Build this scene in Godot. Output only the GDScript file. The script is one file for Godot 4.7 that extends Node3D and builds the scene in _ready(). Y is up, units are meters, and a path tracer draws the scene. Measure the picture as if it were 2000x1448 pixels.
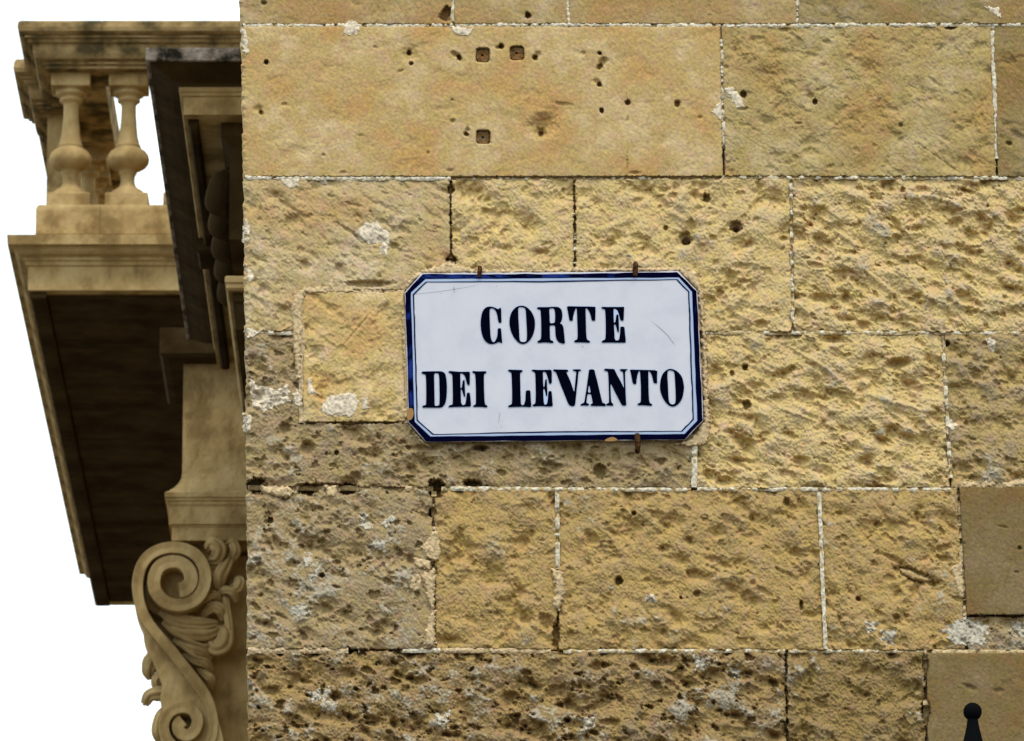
extends Node3D

# ---------------------------------------------------------------- camera numbers
const PITCH := 15.7                  # degrees, looking up at the wall
const F := 15200.0                   # focal length in photo pixels (2000 x 1448)
const SLANT := 15.2                  # metres from the lens to the middle of the sign
const EYE := 1.6
const STEP := 1.8                    # spacing of the stone relief in photo pixels (about 2 mm)
var DZ := SLANT * cos(deg_to_rad(PITCH))
var cs := cos(deg_to_rad(PITCH))
var sn := sin(deg_to_rad(PITCH))

var n_big: FastNoiseLite
var n_mid: FastNoiseLite
var n_cell: FastNoiseLite
var n_fine: FastNoiseLite
var n_edge: FastNoiseLite
var n_grit: FastNoiseLite
var rng := RandomNumberGenerator.new()
var n_warp: FastNoiseLite
var n_stain: FastNoiseLite
var n_speck: FastNoiseLite

var stones := []                     # every stone's own numbers
var wall: Node3D
var used := {}
var m_stone: StandardMaterial3D
var m_far: StandardMaterial3D
var m_shaded_grime: StandardMaterial3D
var m_rail: StandardMaterial3D
var m_lichen: StandardMaterial3D
var m_iron: StandardMaterial3D
var m_rust: StandardMaterial3D
var m_glaze: StandardMaterial3D
var m_paint: StandardMaterial3D


func at(px: float, py: float, z := 0.0) -> Vector3:
	# the point of the upright plane z that stands at that place of the survey photograph
	var u := (px - 1000.0) / F
	var v := (724.0 - py) / F
	var dy := sn + v * cs
	var dz := -cs + v * sn
	var t := (DZ - z) / -dz
	return Vector3(u * t, EYE + dy * t, z)


func noise(kind: int, period: float, octaves: int, sd: int, gain := 0.5) -> FastNoiseLite:
	var n := FastNoiseLite.new()
	n.noise_type = kind
	n.seed = sd
	n.frequency = 1.0 / period
	n.fractal_type = FastNoiseLite.FRACTAL_FBM if octaves > 1 else FastNoiseLite.FRACTAL_NONE
	n.fractal_octaves = octaves
	n.fractal_gain = gain
	return n


func numbered(called: String) -> String:
	used[called] = used.get(called, -1) + 1
	return called if used[called] == 0 else "%s_%03d" % [called, used[called]]


func thing(called: String, label: String, category: String, where := Vector3.ZERO, group := "") -> Node3D:
	var o := Node3D.new()
	o.name = numbered(called)
	add_child(o)
	o.position = where
	tag(o, label, category, group)
	return o


func tag(o: Node, label: String, category: String, group := "") -> void:
	o.set_meta("label", label)
	o.set_meta("category", category)
	if group != "":
		o.set_meta("group", group)


func obj(called: String, mesh: Mesh, m: Material, parent: Node3D) -> MeshInstance3D:
	var o := MeshInstance3D.new()
	o.name = called
	o.mesh = mesh
	o.material_override = m
	parent.add_child(o, true)
	# meshes are written in world places: take them back to their thing
	var p := Vector3.ZERO
	var q: Node = parent
	while q != self:
		p += (q as Node3D).position
		q = q.get_parent()
	o.position = -p
	return o


func flat(c: Color, rough := 0.9) -> StandardMaterial3D:
	var m := StandardMaterial3D.new()
	m.albedo_color = c.linear_to_srgb()
	m.roughness = rough
	return m


func grain_texture(period: float, octaves: int, sd: int, size := 512) -> NoiseTexture2D:
	var t := NoiseTexture2D.new()
	t.width = size
	t.height = size
	t.seamless = true
	t.noise = noise(FastNoiseLite.TYPE_SIMPLEX_SMOOTH, period, octaves, sd, 0.6)
	return t


func mottled(a: Color, b: Color, c: Color, sd: int, per_metre: float) -> StandardMaterial3D:
	var m := StandardMaterial3D.new()
	var t := grain_texture(150.0, 6, sd)
	var g := Gradient.new()
	g.offsets = PackedFloat32Array([0.22, 0.5, 0.8])
	g.colors = PackedColorArray([a.linear_to_srgb(), b.linear_to_srgb(), c.linear_to_srgb()])
	t.color_ramp = g
	m.albedo_texture = t
	m.uv1_triplanar = true
	m.uv1_world_triplanar = true
	m.uv1_scale = Vector3.ONE * per_metre
	m.roughness = 0.95
	m.metallic_specular = 0.12
	m.heightmap_enabled = true
	m.heightmap_texture = grain_texture(40.0, 3, sd + 1)
	m.heightmap_scale = 0.45
	return m


# ---------------------------------------------------------------- mesh helpers
func commit(v: PackedVector3Array, n: PackedVector3Array, c: PackedColorArray, idx: PackedInt32Array) -> ArrayMesh:
	var a := []
	a.resize(Mesh.ARRAY_MAX)
	a[Mesh.ARRAY_VERTEX] = v
	if n.size() > 0:
		a[Mesh.ARRAY_NORMAL] = n
	if c.size() > 0:
		a[Mesh.ARRAY_COLOR] = c
	a[Mesh.ARRAY_INDEX] = idx
	var m := ArrayMesh.new()
	m.add_surface_from_arrays(Mesh.PRIMITIVE_TRIANGLES, a)
	return m


func grid_mesh(v: PackedVector3Array, c: PackedColorArray, nu: int, nv: int, keep := PackedByteArray(), back := 0.0, sides := [true, true, true, true]) -> ArrayMesh:
	# a sheet of nu x nv points that faces the street, with skirts that run back to z = -back
	var n := PackedVector3Array()
	n.resize(nu * nv)
	for j in nv:
		var ju := (maxi(j - 1, 0)) * nu
		var jd := (mini(j + 1, nv - 1)) * nu
		for i in nu:
			var tx := v[j * nu + mini(i + 1, nu - 1)] - v[j * nu + maxi(i - 1, 0)]
			var ty := v[jd + i] - v[ju + i]
			n[j * nu + i] = ty.cross(tx).normalized()
	var idx := PackedInt32Array()
	var some := keep.size() > 0
	for j in nv - 1:
		for i in nu - 1:
			var a := j * nu + i
			if some and keep[a] + keep[a + 1] + keep[a + nu] + keep[a + nu + 1] == 0:
				continue
			idx.append_array([a, a + 1, a + nu + 1, a, a + nu + 1, a + nu])
	if back > 0.0:
		# rings: top, right, bottom, left
		var runs := []
		var r := PackedInt32Array()
		if sides[0]:
			for i in nu: r.append(i)
			runs.append([r, Vector3.UP])
		r = PackedInt32Array()
		if sides[1]:
			for j in nv: r.append(j * nu + nu - 1)
			runs.append([r, Vector3.RIGHT])
		r = PackedInt32Array()
		if sides[2]:
			for i in nu: r.append((nv - 1) * nu + nu - 1 - i)
			runs.append([r, Vector3.DOWN])
		r = PackedInt32Array()
		if sides[3]:
			for j in nv: r.append((nv - 1 - j) * nu)
			runs.append([r, Vector3.LEFT])
		for run in runs:
			var ids: PackedInt32Array = run[0]
			var base := v.size()
			for k in ids.size():
				var p := v[ids[k]]
				v.append(p)
				v.append(Vector3(p.x, p.y, -back))
				n.append(run[1])
				n.append(run[1])
				c.append(c[ids[k]])
				c.append(c[ids[k]])
			for k in ids.size() - 1:
				var a := base + 2 * k
				idx.append_array([a, a + 3, a + 2, a, a + 1, a + 3])
	return commit(v, n, c, idx)


func quad(st: SurfaceTool, a: Vector3, b: Vector3, c: Vector3, d: Vector3) -> void:
	# a, b, c, d clockwise as seen from outside
	for p in [a, b, c, a, c, d]:
		st.add_vertex(p)


func done(st: SurfaceTool) -> ArrayMesh:
	st.generate_normals()
	return st.commit()


func begin() -> SurfaceTool:
	var st := SurfaceTool.new()
	st.begin(Mesh.PRIMITIVE_TRIANGLES)
	st.set_smooth_group(-1)
	return st


func box(st: SurfaceTool, lo: Vector3, hi: Vector3, bevel := 0.0) -> void:
	moulded(st, lo.x, hi.x, hi.z, lo.z, [[0.0 - bevel, hi.y], [0.0, hi.y - bevel], [0.0, lo.y + bevel], [0.0 - bevel, lo.y]] if bevel > 0.0 else [[0.0, hi.y], [0.0, lo.y]])


func moulded(st: SurfaceTool, x0: float, x1: float, zn: float, zf: float, profile: Array, grow := [1, 1, 1, 1]) -> void:
	# a block whose sides follow a moulding: profile of [outwards, height] from the top down; grow: left, right, near, far
	var rings := []
	for p in profile:
		var o: float = p[0]
		var y: float = p[1]
		rings.append([
			Vector3(x0 - o * grow[0], y, zn + o * grow[2]), Vector3(x1 + o * grow[1], y, zn + o * grow[2]),
			Vector3(x1 + o * grow[1], y, zf - o * grow[3]), Vector3(x0 - o * grow[0], y, zf - o * grow[3])])
	for k in rings.size() - 1:
		var t: Array = rings[k]
		var b: Array = rings[k + 1]
		for s in 4:
			var e := (s + 1) % 4
			quad(st, t[s], t[e], b[e], b[s])
	var f: Array = rings[0]
	quad(st, f[3], f[2], f[1], f[0])
	var l: Array = rings[-1]
	quad(st, l[0], l[1], l[2], l[3])


func lathe(st: SurfaceTool, centre: Vector3, profile: Array, seg := 28) -> void:
	# profile of [radius, height] from the top down
	st.set_smooth_group(1)
	for k in profile.size() - 1:
		for s in seg:
			var a := TAU * s / seg
			var b := TAU * (s + 1) / seg
			var r0: float = profile[k][0]
			var r1: float = profile[k + 1][0]
			var y0: float = profile[k][1]
			var y1: float = profile[k + 1][1]
			var p0 := centre + Vector3(cos(a) * r0, y0, -sin(a) * r0)
			var p1 := centre + Vector3(cos(b) * r0, y0, -sin(b) * r0)
			var p2 := centre + Vector3(cos(b) * r1, y1, -sin(b) * r1)
			var p3 := centre + Vector3(cos(a) * r1, y1, -sin(a) * r1)
			if r0 < 1e-5:
				for p in [p0, p2, p3]: st.add_vertex(p)
			elif r1 < 1e-5:
				for p in [p0, p1, p2]: st.add_vertex(p)
			else:
				quad(st, p0, p1, p2, p3)
	st.set_smooth_group(-1)


func spline(pts: Array, per := 8) -> Array:
	var out := []
	for i in pts.size() - 1:
		var p0: Vector3 = pts[maxi(i - 1, 0)]
		var p1: Vector3 = pts[i]
		var p2: Vector3 = pts[i + 1]
		var p3: Vector3 = pts[mini(i + 2, pts.size() - 1)]
		for k in per:
			out.append(p1.cubic_interpolate(p2, p0, p3, float(k) / per))
	out.append(pts[-1])
	return out


func tube(st: SurfaceTool, path: Array, radii: Array, deep := 1.0, seg := 12, smooth := true, flute := 0.0) -> void:
	# a bent limb; its section is radii wide across the street's view and deep * radii thick along z
	var pts := spline(path, 6) if smooth else path
	st.set_smooth_group(2)
	var rings := []
	for k in pts.size():
		var f := float(k) / (pts.size() - 1) * (radii.size() - 1)
		var i := mini(int(f), radii.size() - 2)
		var r := lerpf(radii[i], radii[i + 1], smoothstep(0.0, 1.0, f - i))
		var d: Vector3 = (pts[mini(k + 1, pts.size() - 1)] - pts[maxi(k - 1, 0)]).normalized()
		var side := d.cross(Vector3.BACK)
		if side.length() < 0.05:
			side = Vector3.RIGHT
		side = side.normalized()
		var up := side.cross(d).normalized()
		var ring := []
		for s in seg:
			var a := TAU * s / seg
			var rf := r * (1.0 + flute * (absf(sin(a * 3.0)) - 0.6))
			ring.append(pts[k] + side * cos(a) * rf + up * sin(a) * rf * deep)
		rings.append(ring)
	for k in rings.size() - 1:
		for s in seg:
			var e := (s + 1) % seg
			quad(st, rings[k][s], rings[k][e], rings[k + 1][e], rings[k + 1][s])
	for s in seg:
		var e := (s + 1) % seg
		for p in [pts[0], rings[0][e], rings[0][s]]: st.add_vertex(p)
		for p in [pts[-1], rings[-1][s], rings[-1][e]]: st.add_vertex(p)
	st.set_smooth_group(-1)


func numbers(text: String, ox: float, oy: float, k: float) -> PackedVector2Array:
	# "x y x y ..." in the survey's enlargement -> photo pixels
	var out := PackedVector2Array()
	var w := text.split(" ", false)
	for i in range(0, w.size() - 1, 2):
		out.append(Vector2(ox + float(w[i]) / k, oy + float(w[i + 1]) / k))
	return out


func softened(p: PackedVector2Array, q := 0.25) -> PackedVector2Array:
	var out := PackedVector2Array()
	for i in p.size():
		var a := p[i]
		var b := p[(i + 1) % p.size()]
		out.append(a.lerp(b, q))
		out.append(a.lerp(b, 1.0 - q))
	return out


func flat_shape(polys: Array, z: float) -> ArrayMesh:
	# filled outlines (photo pixels) as one sheet at depth z
	var v := PackedVector3Array()
	var n := PackedVector3Array()
	var idx := PackedInt32Array()
	for p in polys:
		var tri := Geometry2D.triangulate_polygon(p)
		var base := v.size()
		for q in p:
			v.append(at(q.x, q.y, z))
			n.append(Vector3.BACK)
		for k in range(0, tri.size(), 3):
			var a: Vector2 = p[tri[k]]
			var b: Vector2 = p[tri[k + 1]]
			var c: Vector2 = p[tri[k + 2]]
			if (b - a).cross(c - a) > 0.0:
				idx.append_array([base + tri[k], base + tri[k + 1], base + tri[k + 2]])
			else:
				idx.append_array([base + tri[k], base + tri[k + 2], base + tri[k + 1]])
	return commit(v, n, PackedColorArray(), idx)


func with_hole(outer: PackedVector2Array, hole: PackedVector2Array) -> Array:
	# cut in two down the middle of the hole, so that no piece has a hole
	if hole.is_empty():
		return [outer]
	var mid := 0.0
	for p in hole: mid += p.x / hole.size()
	var out := []
	for s in [[-9000.0, mid], [mid, 9000.0]]:
		var half := PackedVector2Array([Vector2(s[0], -9000), Vector2(s[1], -9000), Vector2(s[1], 9000), Vector2(s[0], 9000)])
		for piece in Geometry2D.intersect_polygons(outer, half):
			for rest in Geometry2D.clip_polygons(piece, hole):
				out.append(rest)
	return out


# ---------------------------------------------------------------- the stone wall
# pits, drill holes and dents: x, y, half width, half height, depth in mm, turn in degrees, softness of the rim (0 sharp, 1 dished)
var dents := [
	[870, 28, 11, 15, 26, 25, 0.5], [1031, 30, 6, 6, 22, 0, 0.5], [1031, 31, 14, 8, 4, 0, 1], [515, 6, 7, 5, 9, 0, 0.8],
	[520, 122, 4.5, 4.5, 22, 0, 0.3], [800, 108, 20, 17, 6, 10, 0.9], [799, 104, 5, 5, 20, 0, 0.4], [803, 124, 4, 4, 16, 0, 0.4], [783, 139, 7, 3, 5, -20, 0.8],
	[897, 113, 5, 5, 24, 0, 0.3], [889, 106, 11, 6, 8, 20, 0.9], [979, 90, 5, 5, 20, 0, 0.4], [974, 92, 8, 3, 8, -20, 0.8], [1045, 113, 5, 5, 20, 0, 0.4], [1050, 106, 9, 7, 7, -40, 0.9],
	[1140, 104, 6, 5, 5, 0, 0.9], [1171, 104, 4, 4, 18, 0, 0.4], [1171, 130, 6, 6, 22, 0, 0.4], [1178, 120, 11, 9, 8, -40, 0.9], [1171, 166, 5, 5, 20, 0, 0.4], [1166, 160, 10, 6, 6, 20, 0.9],
	[1175, 216, 5, 5, 22, 0, 0.3], [1226, 200, 5, 6, 20, 0, 0.4], [1323, 203, 6, 7, 18, 0, 0.5], [510, 220, 5, 5, 14, 0, 0.5], [505, 213, 11, 9, 7, 0, 0.9], [555, 204, 8, 4, 5, -20, 0.8],
	[884, 237, 6, 5, 7, -20, 0.7], [883, 195, 4, 3, 5, 0, 0.8], [911, 262, 5, 4, 18, 0, 0.4], [913, 254, 6, 6, 7, 0, 0.8], [1056, 260, 13, 13, 10, 0, 0.9], [1060, 246, 36, 27, 13, -15, 1], [1085, 219, 32, 20, 3, -20, 1], [1056, 263, 5, 6, 16, 0, 0.5], [1098, 203, 22, 4, 4, 6, 0.6],
	[632, 303, 4, 4, 5, 0, 0.8], [836, 299, 4, 4, 5, 0, 0.8], [732, 92, 6, 4, 4, 0, 0.9], [704, 265, 9, 4, 3, 0, 0.9], [670, 337, 8, 4, 5, 0, 0.9], [1240, 338, 14, 4, 6, 0, 0.9], [880, 333, 10, 4, 5, 0, 0.9],
	[1452, 184, 6, 7, 22, 0, 0.4], [1592, 199, 5, 5, 20, 0, 0.4], [1580, 195, 14, 17, 6, 0, 0.9], [1760, 245, 5, 5, 12, 0, 0.6], [1857, 53, 14, 6, 16, 0, 0.6], [1755, 50, 15, 4, 10, 0, 0.7], [1470, 120, 14, 8, 4, -30, 0.9], [1530, 58, 14, 6, 6, 0, 0.8], [1452, 213, 12, 4, 6, -10, 0.7], [1560, 241, 8, 3, 7, 0, 0.8],
	[1616, 82, 9, 7, 5, 0, 0.9], [1700, 20, 20, 9, 2, 0, 0.9], [1838, 95, 16, 6, 4, -50, 0.9], [1972, 281, 8, 5, 9, 20, 0.8], [1985, 262, 14, 8, 6, 30, 0.9], [1622, 325, 12, 5, 5, -20, 0.8], [1825, 160, 22, 5, 4, 35, 0.9], [1480, 75, 22, 6, 4, 0, 0.9], [1418, 132, 8, 6, 5, 0, 0.9], [1367, 229, 7, 4, 5, 0, 0.9],
	[880, 369, 7, 9, 36, 0, 0.4], [883, 509, 11, 9, 38, 0, 0.4], [1380, 387, 8, 8, 26, 0, 0.4], [1438, 443, 12, 11, 18, 0, 0.4], [1442, 440, 17, 13, 5, 0, 0.9], [1340, 467, 13, 12, 12, 0, 0.5], [1300, 446, 5, 5, 14, 0, 0.5], [1391, 465, 9, 8, 10, 0, 0.6], [1764, 371, 6, 6, 14, 0, 0.5],
	[1405, 574, 10, 10, 12, 0, 0.7], [1440, 565, 17, 11, 9, 20, 0.7], [1487, 634, 16, 9, 13, 0, 0.6], [1530, 467, 10, 6, 10, 0, 0.7], [1865, 436, 20, 12, 13, -20, 0.8], [1787, 446, 18, 9, 12, 0, 0.8], [1900, 465, 20, 12, 10, 20, 0.8], [1600, 582, 20, 11, 11, 0, 0.8], [1685, 637, 18, 10, 10, 0, 0.8], [1752, 463, 12, 8, 9, 0, 0.8], [1800, 372, 18, 9, 10, 0, 0.8], [1890, 545, 18, 10, 9, 25, 0.8],
	[1455, 718, 6, 6, 26, 0, 0.4], [1430, 730, 5, 6, 16, 0, 0.5], [1459, 791, 8, 9, 28, 0, 0.4], [1442, 788, 14, 9, 8, 0, 0.9], [1632, 664, 20, 9, 13, 0, 0.7], [1757, 710, 32, 12, 13, -10, 0.7], [1706, 755, 12, 11, 9, 0, 0.8], [1850, 672, 7, 6, 28, 0, 0.4], [1478, 755, 12, 7, 9, 0, 0.8], [1548, 720, 8, 7, 8, 0, 0.8], [1768, 855, 22, 9, 10, 15, 0.8], [1690, 900, 22, 10, 12, -20, 0.8], [1540, 850, 20, 9, 10, 20, 0.8], [1565, 900, 20, 9, 11, 0, 0.8],
	[1172, 921, 13, 16, 24, -20, 0.4], [1203, 890, 9, 15, 9, 0, 0.6], [1385, 928, 15, 11, 16, -20, 0.6], [1440, 925, 18, 10, 6, 0, 0.9], [658, 885, 5, 5, 18, 0, 0.4], [600, 877, 19, 15, 15, -30, 0.7], [556, 836, 17, 12, 14, -30, 0.7], [688, 940, 26, 14, 16, -30, 0.7], [508, 918, 10, 7, 7, 0, 0.8], [830, 875, 40, 7, 9, 0, 0.8], [938, 876, 18, 6, 24, 0, 0.5], [910, 912, 22, 8, 7, 0, 0.8],
	[500, 950, 20, 16, 54, 0, 0.35], [601, 956, 23, 12, 52, 0, 0.35], [678, 956, 25, 12, 54, 0, 0.35], [852, 955, 18, 18, 54, -40, 0.35], [922, 947, 18, 9, 36, 0, 0.5], [640, 950, 40, 6, 22, 0, 0.5],
	[527, 1017, 6, 6, 24, 0, 0.3], [844, 1001, 8, 9, 40, 0, 0.4], [1209, 1135, 8, 9, 28, 0, 0.4], [1238, 1004, 5, 5, 20, 0, 0.4], [1537, 981, 9, 8, 12, 0, 0.7], [1362, 1160, 8, 7, 16, 0, 0.5], [1565, 1183, 4, 11, 20, 0, 0.5], [1676, 1171, 5, 5, 18, 0, 0.5], [1750, 1206, 7, 7, 14, 0, 0.6], [1330, 1168, 3, 3, 14, 0, 0.5],
	[1068, 1216, 15, 20, 15, -20, 0.6], [628, 1124, 5, 5, 22, 0, 0.4], [780, 1081, 7, 6, 12, 0, 0.5], [571, 1102, 13, 10, 12, 0, 0.6], [693, 1085, 17, 10, 6, 0, 0.5], [540, 1060, 8, 26, 8, -25, 0.7], [1040, 1045, 12, 10, 6, 0, 0.9], [1715, 1025, 9, 7, 12, 0, 0.6], [1790, 1125, 48, 12, 15, 22, 0.5], [1745, 1092, 30, 6, 8, 25, 0.8], [1845, 1070, 18, 8, 9, -20, 0.7], [1845, 1092, 18, 7, 9, 10, 0.7], [1086, 1242, 7, 26, 30, 0, 0.4], [845, 1112, 7, 8, 34, 0, 0.4], [1300, 1072, 14, 9, 8, 0, 0.8], [1345, 1055, 10, 8, 10, 0, 0.7], [1470, 1140, 8, 8, 8, 0, 0.8],
	[681, 1272, 7, 7, 38, 0, 0.4], [1178, 1275, 9, 8, 34, 0, 0.4], [1165, 1303, 16, 12, 16, 0, 0.7], [936, 1288, 10, 16, 16, 0, 0.5], [1011, 1399, 8, 6, 22, 0, 0.5], [1108, 1407, 8, 5, 22, 0, 0.5], [1110, 1441, 16, 7, 20, 0, 0.5], [1245, 1322, 7, 7, 16, 0, 0.6], [655, 1360, 14, 10, 14, 0, 0.7], [530, 1350, 20, 11, 12, 0, 0.7], [820, 1330, 18, 10, 12, 0, 0.7], [1090, 1350, 30, 12, 12, -10, 0.7], [1170, 1378, 36, 9, 13, -20, 0.7], [1190, 1412, 22, 8, 10, 0, 0.7], [1000, 1360, 22, 10, 11, 0, 0.8], [1440, 1400, 18, 9, 11, 0, 0.8], [1390, 1315, 24, 9, 10, -15, 0.8],
	[1808, 1390, 9, 24, 36, 0, 0.5], [1808, 1300, 6, 20, 30, 0, 0.5], [1895, 1343, 18, 6, 6, 20, 0.8], [1950, 1350, 14, 6, 4, 0, 0.9], [1880, 1062, 10, 4, 3, 0, 0.8], [1960, 1030, 16, 3, 3, 10, 0.8], [1992, 1071, 5, 4, 8, 0, 0.6], [1985, 1118, 6, 3, 5, 0, 0.8],
	[943, 108, 12.5, 13, 16, 3, 0.1], [1010, 104, 13, 13, 16, -2, 0.1], [944, 268, 13, 12.5, 16, 1, 0.1],
	[1752, 786, 100, 8, -7, 14, 1], [1640, 742, 60, 8, -5, 40, 1], [1590, 705, 70, 6, -5, 30, 1], [1560, 810, 60, 5, -4, 20, 1], [1800, 750, 70, 7, -5, -22, 1], [1680, 385, 62, 12, -6, 27, 1], [1660, 470, 60, 6, -5, 35, 1], [1730, 560, 90, 7, -5, 38, 1], [1870, 400, 60, 8, -5, 24, 1], [1900, 600, 70, 7, -5, 20, 1], [1600, 420, 30, 8, -4, 60, 1], [1850, 320, 60, 3, 3, 35, 0.9],
	[1320, 420, 50, 8, -4, 30, 1], [1470, 395, 50, 7, -4, -50, 1], [1200, 440, 60, 9, -4, -20, 1], [990, 430, 60, 40, 4, -40, 1], [940, 480, 50, 14, -4, -30, 1], [560, 640, 60, 3, -3, -28, 1],
	[640, 600, 56, 9, 4, 38, 0.8], [620, 655, 50, 7, 3, 35, 0.8], [700, 640, 60, 3, 3, -50, 0.8], [690, 620, 70, 60, -2, 0, 1], [755, 730, 30, 60, 4, 0, 1], [640, 740, 26, 14, 4, 0, 0.8], [620, 775, 14, 5, 6, 30, 0.6],
	[1225, 318, 1.6, 24, 4, 1, 0.6], [1226, 232, 1.8, 8, 3, 20, 0.6], [1224, 190, 1.5, 10, 2, 0, 0.6],
	[740, 433, 16, 9, 4, 0, 0.9], [790, 450, 14, 7, 7, 30, 0.8], [700, 465, 18, 5, 7, 30, 0.7], [680, 450, 30, 4, 6, 32, 0.7], [560, 400, 40, 4, 5, 35, 0.8], [715, 555, 55, 7, 14, 0, 0.6], [690, 400, 22, 4, 5, 15, 0.8], [770, 480, 12, 7, 8, 0, 0.8],
]


func smooth_step(a: float, b: float, x: float) -> float:
	var t := clampf((x - a) / (b - a), 0.0, 1.0)
	return t * t * (3.0 - 2.0 * t)


func add_stone(q: Array, rough: float, base: float, tint: Color, crust: Color, grey: float, turn := 20.0, stretch := 1.35, free_left := false, gap := 1.6) -> void:
	# q: corners in photo pixels tl, tr, br, bl; rough: relief, 1 = weathered; base: mm out of the wall's plane
	var s := {"q": q, "rough": rough, "base": base, "tint": tint, "crust": crust, "grey": grey, "c": cos(deg_to_rad(turn)), "s": sin(deg_to_rad(turn)), "stretch": stretch,
		"free": free_left, "gap": gap, "step": STEP if gap < 5.0 else 6.0, "low": -34.0 if gap < 5.0 else -12.0, "off": 731.0 * stones.size(), "dents": [], "cuts": []}
	var lo := Vector2(1e9, 1e9)
	var hi := -lo
	for p in q:
		lo = lo.min(p)
		hi = hi.max(p)
	s.lo = lo
	s.hi = hi
	for d in dents:
		var r: float = maxf(d[2], d[3]) * 1.3
		if d[0] + r > lo.x and d[0] - r < hi.x and d[1] + r > lo.y and d[1] - r < hi.y:
			s.dents.append([float(d[0]), float(d[1]), 1.0 / d[2], 1.0 / d[3], float(d[4]) * (1.35 if d[4] >= 8 and d[6] >= 0.65 else 1.0), cos(deg_to_rad(d[5])), sin(deg_to_rad(d[5])), float(d[6]), r * r])
	stones.append(s)


func relief(s: Dictionary, x: float, y: float) -> float:
	# height of the stone's face in mm before its edges
	var u: float = s.c * x + s.s * y + s.off
	var v: float = (s.c * y - s.s * x) * s.stretch + s.off
	var w := n_warp.get_noise_2d(u, v) * 9.0
	var a := n_big.get_noise_2d(u, v)
	var w2 := n_warp.get_noise_2d(v + 400.0, u) * 9.0
	var b := n_mid.get_noise_2d(u + w, v + w2)
	var f := n_fine.get_noise_2d(x + s.off, y)
	var r: float = s.rough
	var wild := clampf(0.55 + 1.5 * n_warp.get_noise_2d(v * 0.45, u * 0.45), 0.12, 1.25)
	b = b * 0.6 if b > 0.0 else b * 1.35
	var h: float = s.base + r * (9.0 * a + 24.0 * wild * b) + (0.4 + 1.3 * r) * f + (0.1 + 0.9 * r) * n_grit.get_noise_2d(x + s.off, y) + (rng.randf() - 0.5) * (0.18 + 0.9 * r)
	if r > 0.3:
		var p := n_cell.get_noise_2d(u + w * 1.6, v + w) + 1.0      # 0 in the middle of a cell
		var worn := n_stain.get_noise_2d(v, u)
		var pit := smooth_step(0.0, 1.0, (0.10 + 0.42 * maxf(0.0, 0.12 + 1.5 * worn) - p) / 0.22)
		var eaten: float = clampf(0.42 + 1.1 * s.grey, 0.0, 1.0)
		h -= r * 14.0 * eaten * pit
		p = n_cell.get_noise_2d((x + s.off) * 2.3, (y - w) * 2.6) + 1.0
		h -= r * 6.0 * eaten * smooth_step(0.0, 1.0, (0.08 + 0.34 * maxf(0.0, 1.1 * wild - 0.35) - p) / 0.2)
	for d in s.dents:
		var dx: float = x - d[0]
		var dy: float = y - d[1]
		if dx * dx + dy * dy < d[8]:
			var p: float = (dx * d[5] + dy * d[6]) * d[2]
			var q: float = (dy * d[5] - dx * d[6]) * d[3]
			var soft: float = d[7]
			var k := maxf(absf(p), absf(q)) if soft < 0.2 else sqrt(p * p + q * q) + (0.42 * f + 0.2 * b) * (1.3 - soft)
			h -= d[4] * (1.0 - smooth_step(1.0 - d[7], 1.15, k))
	return h


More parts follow.
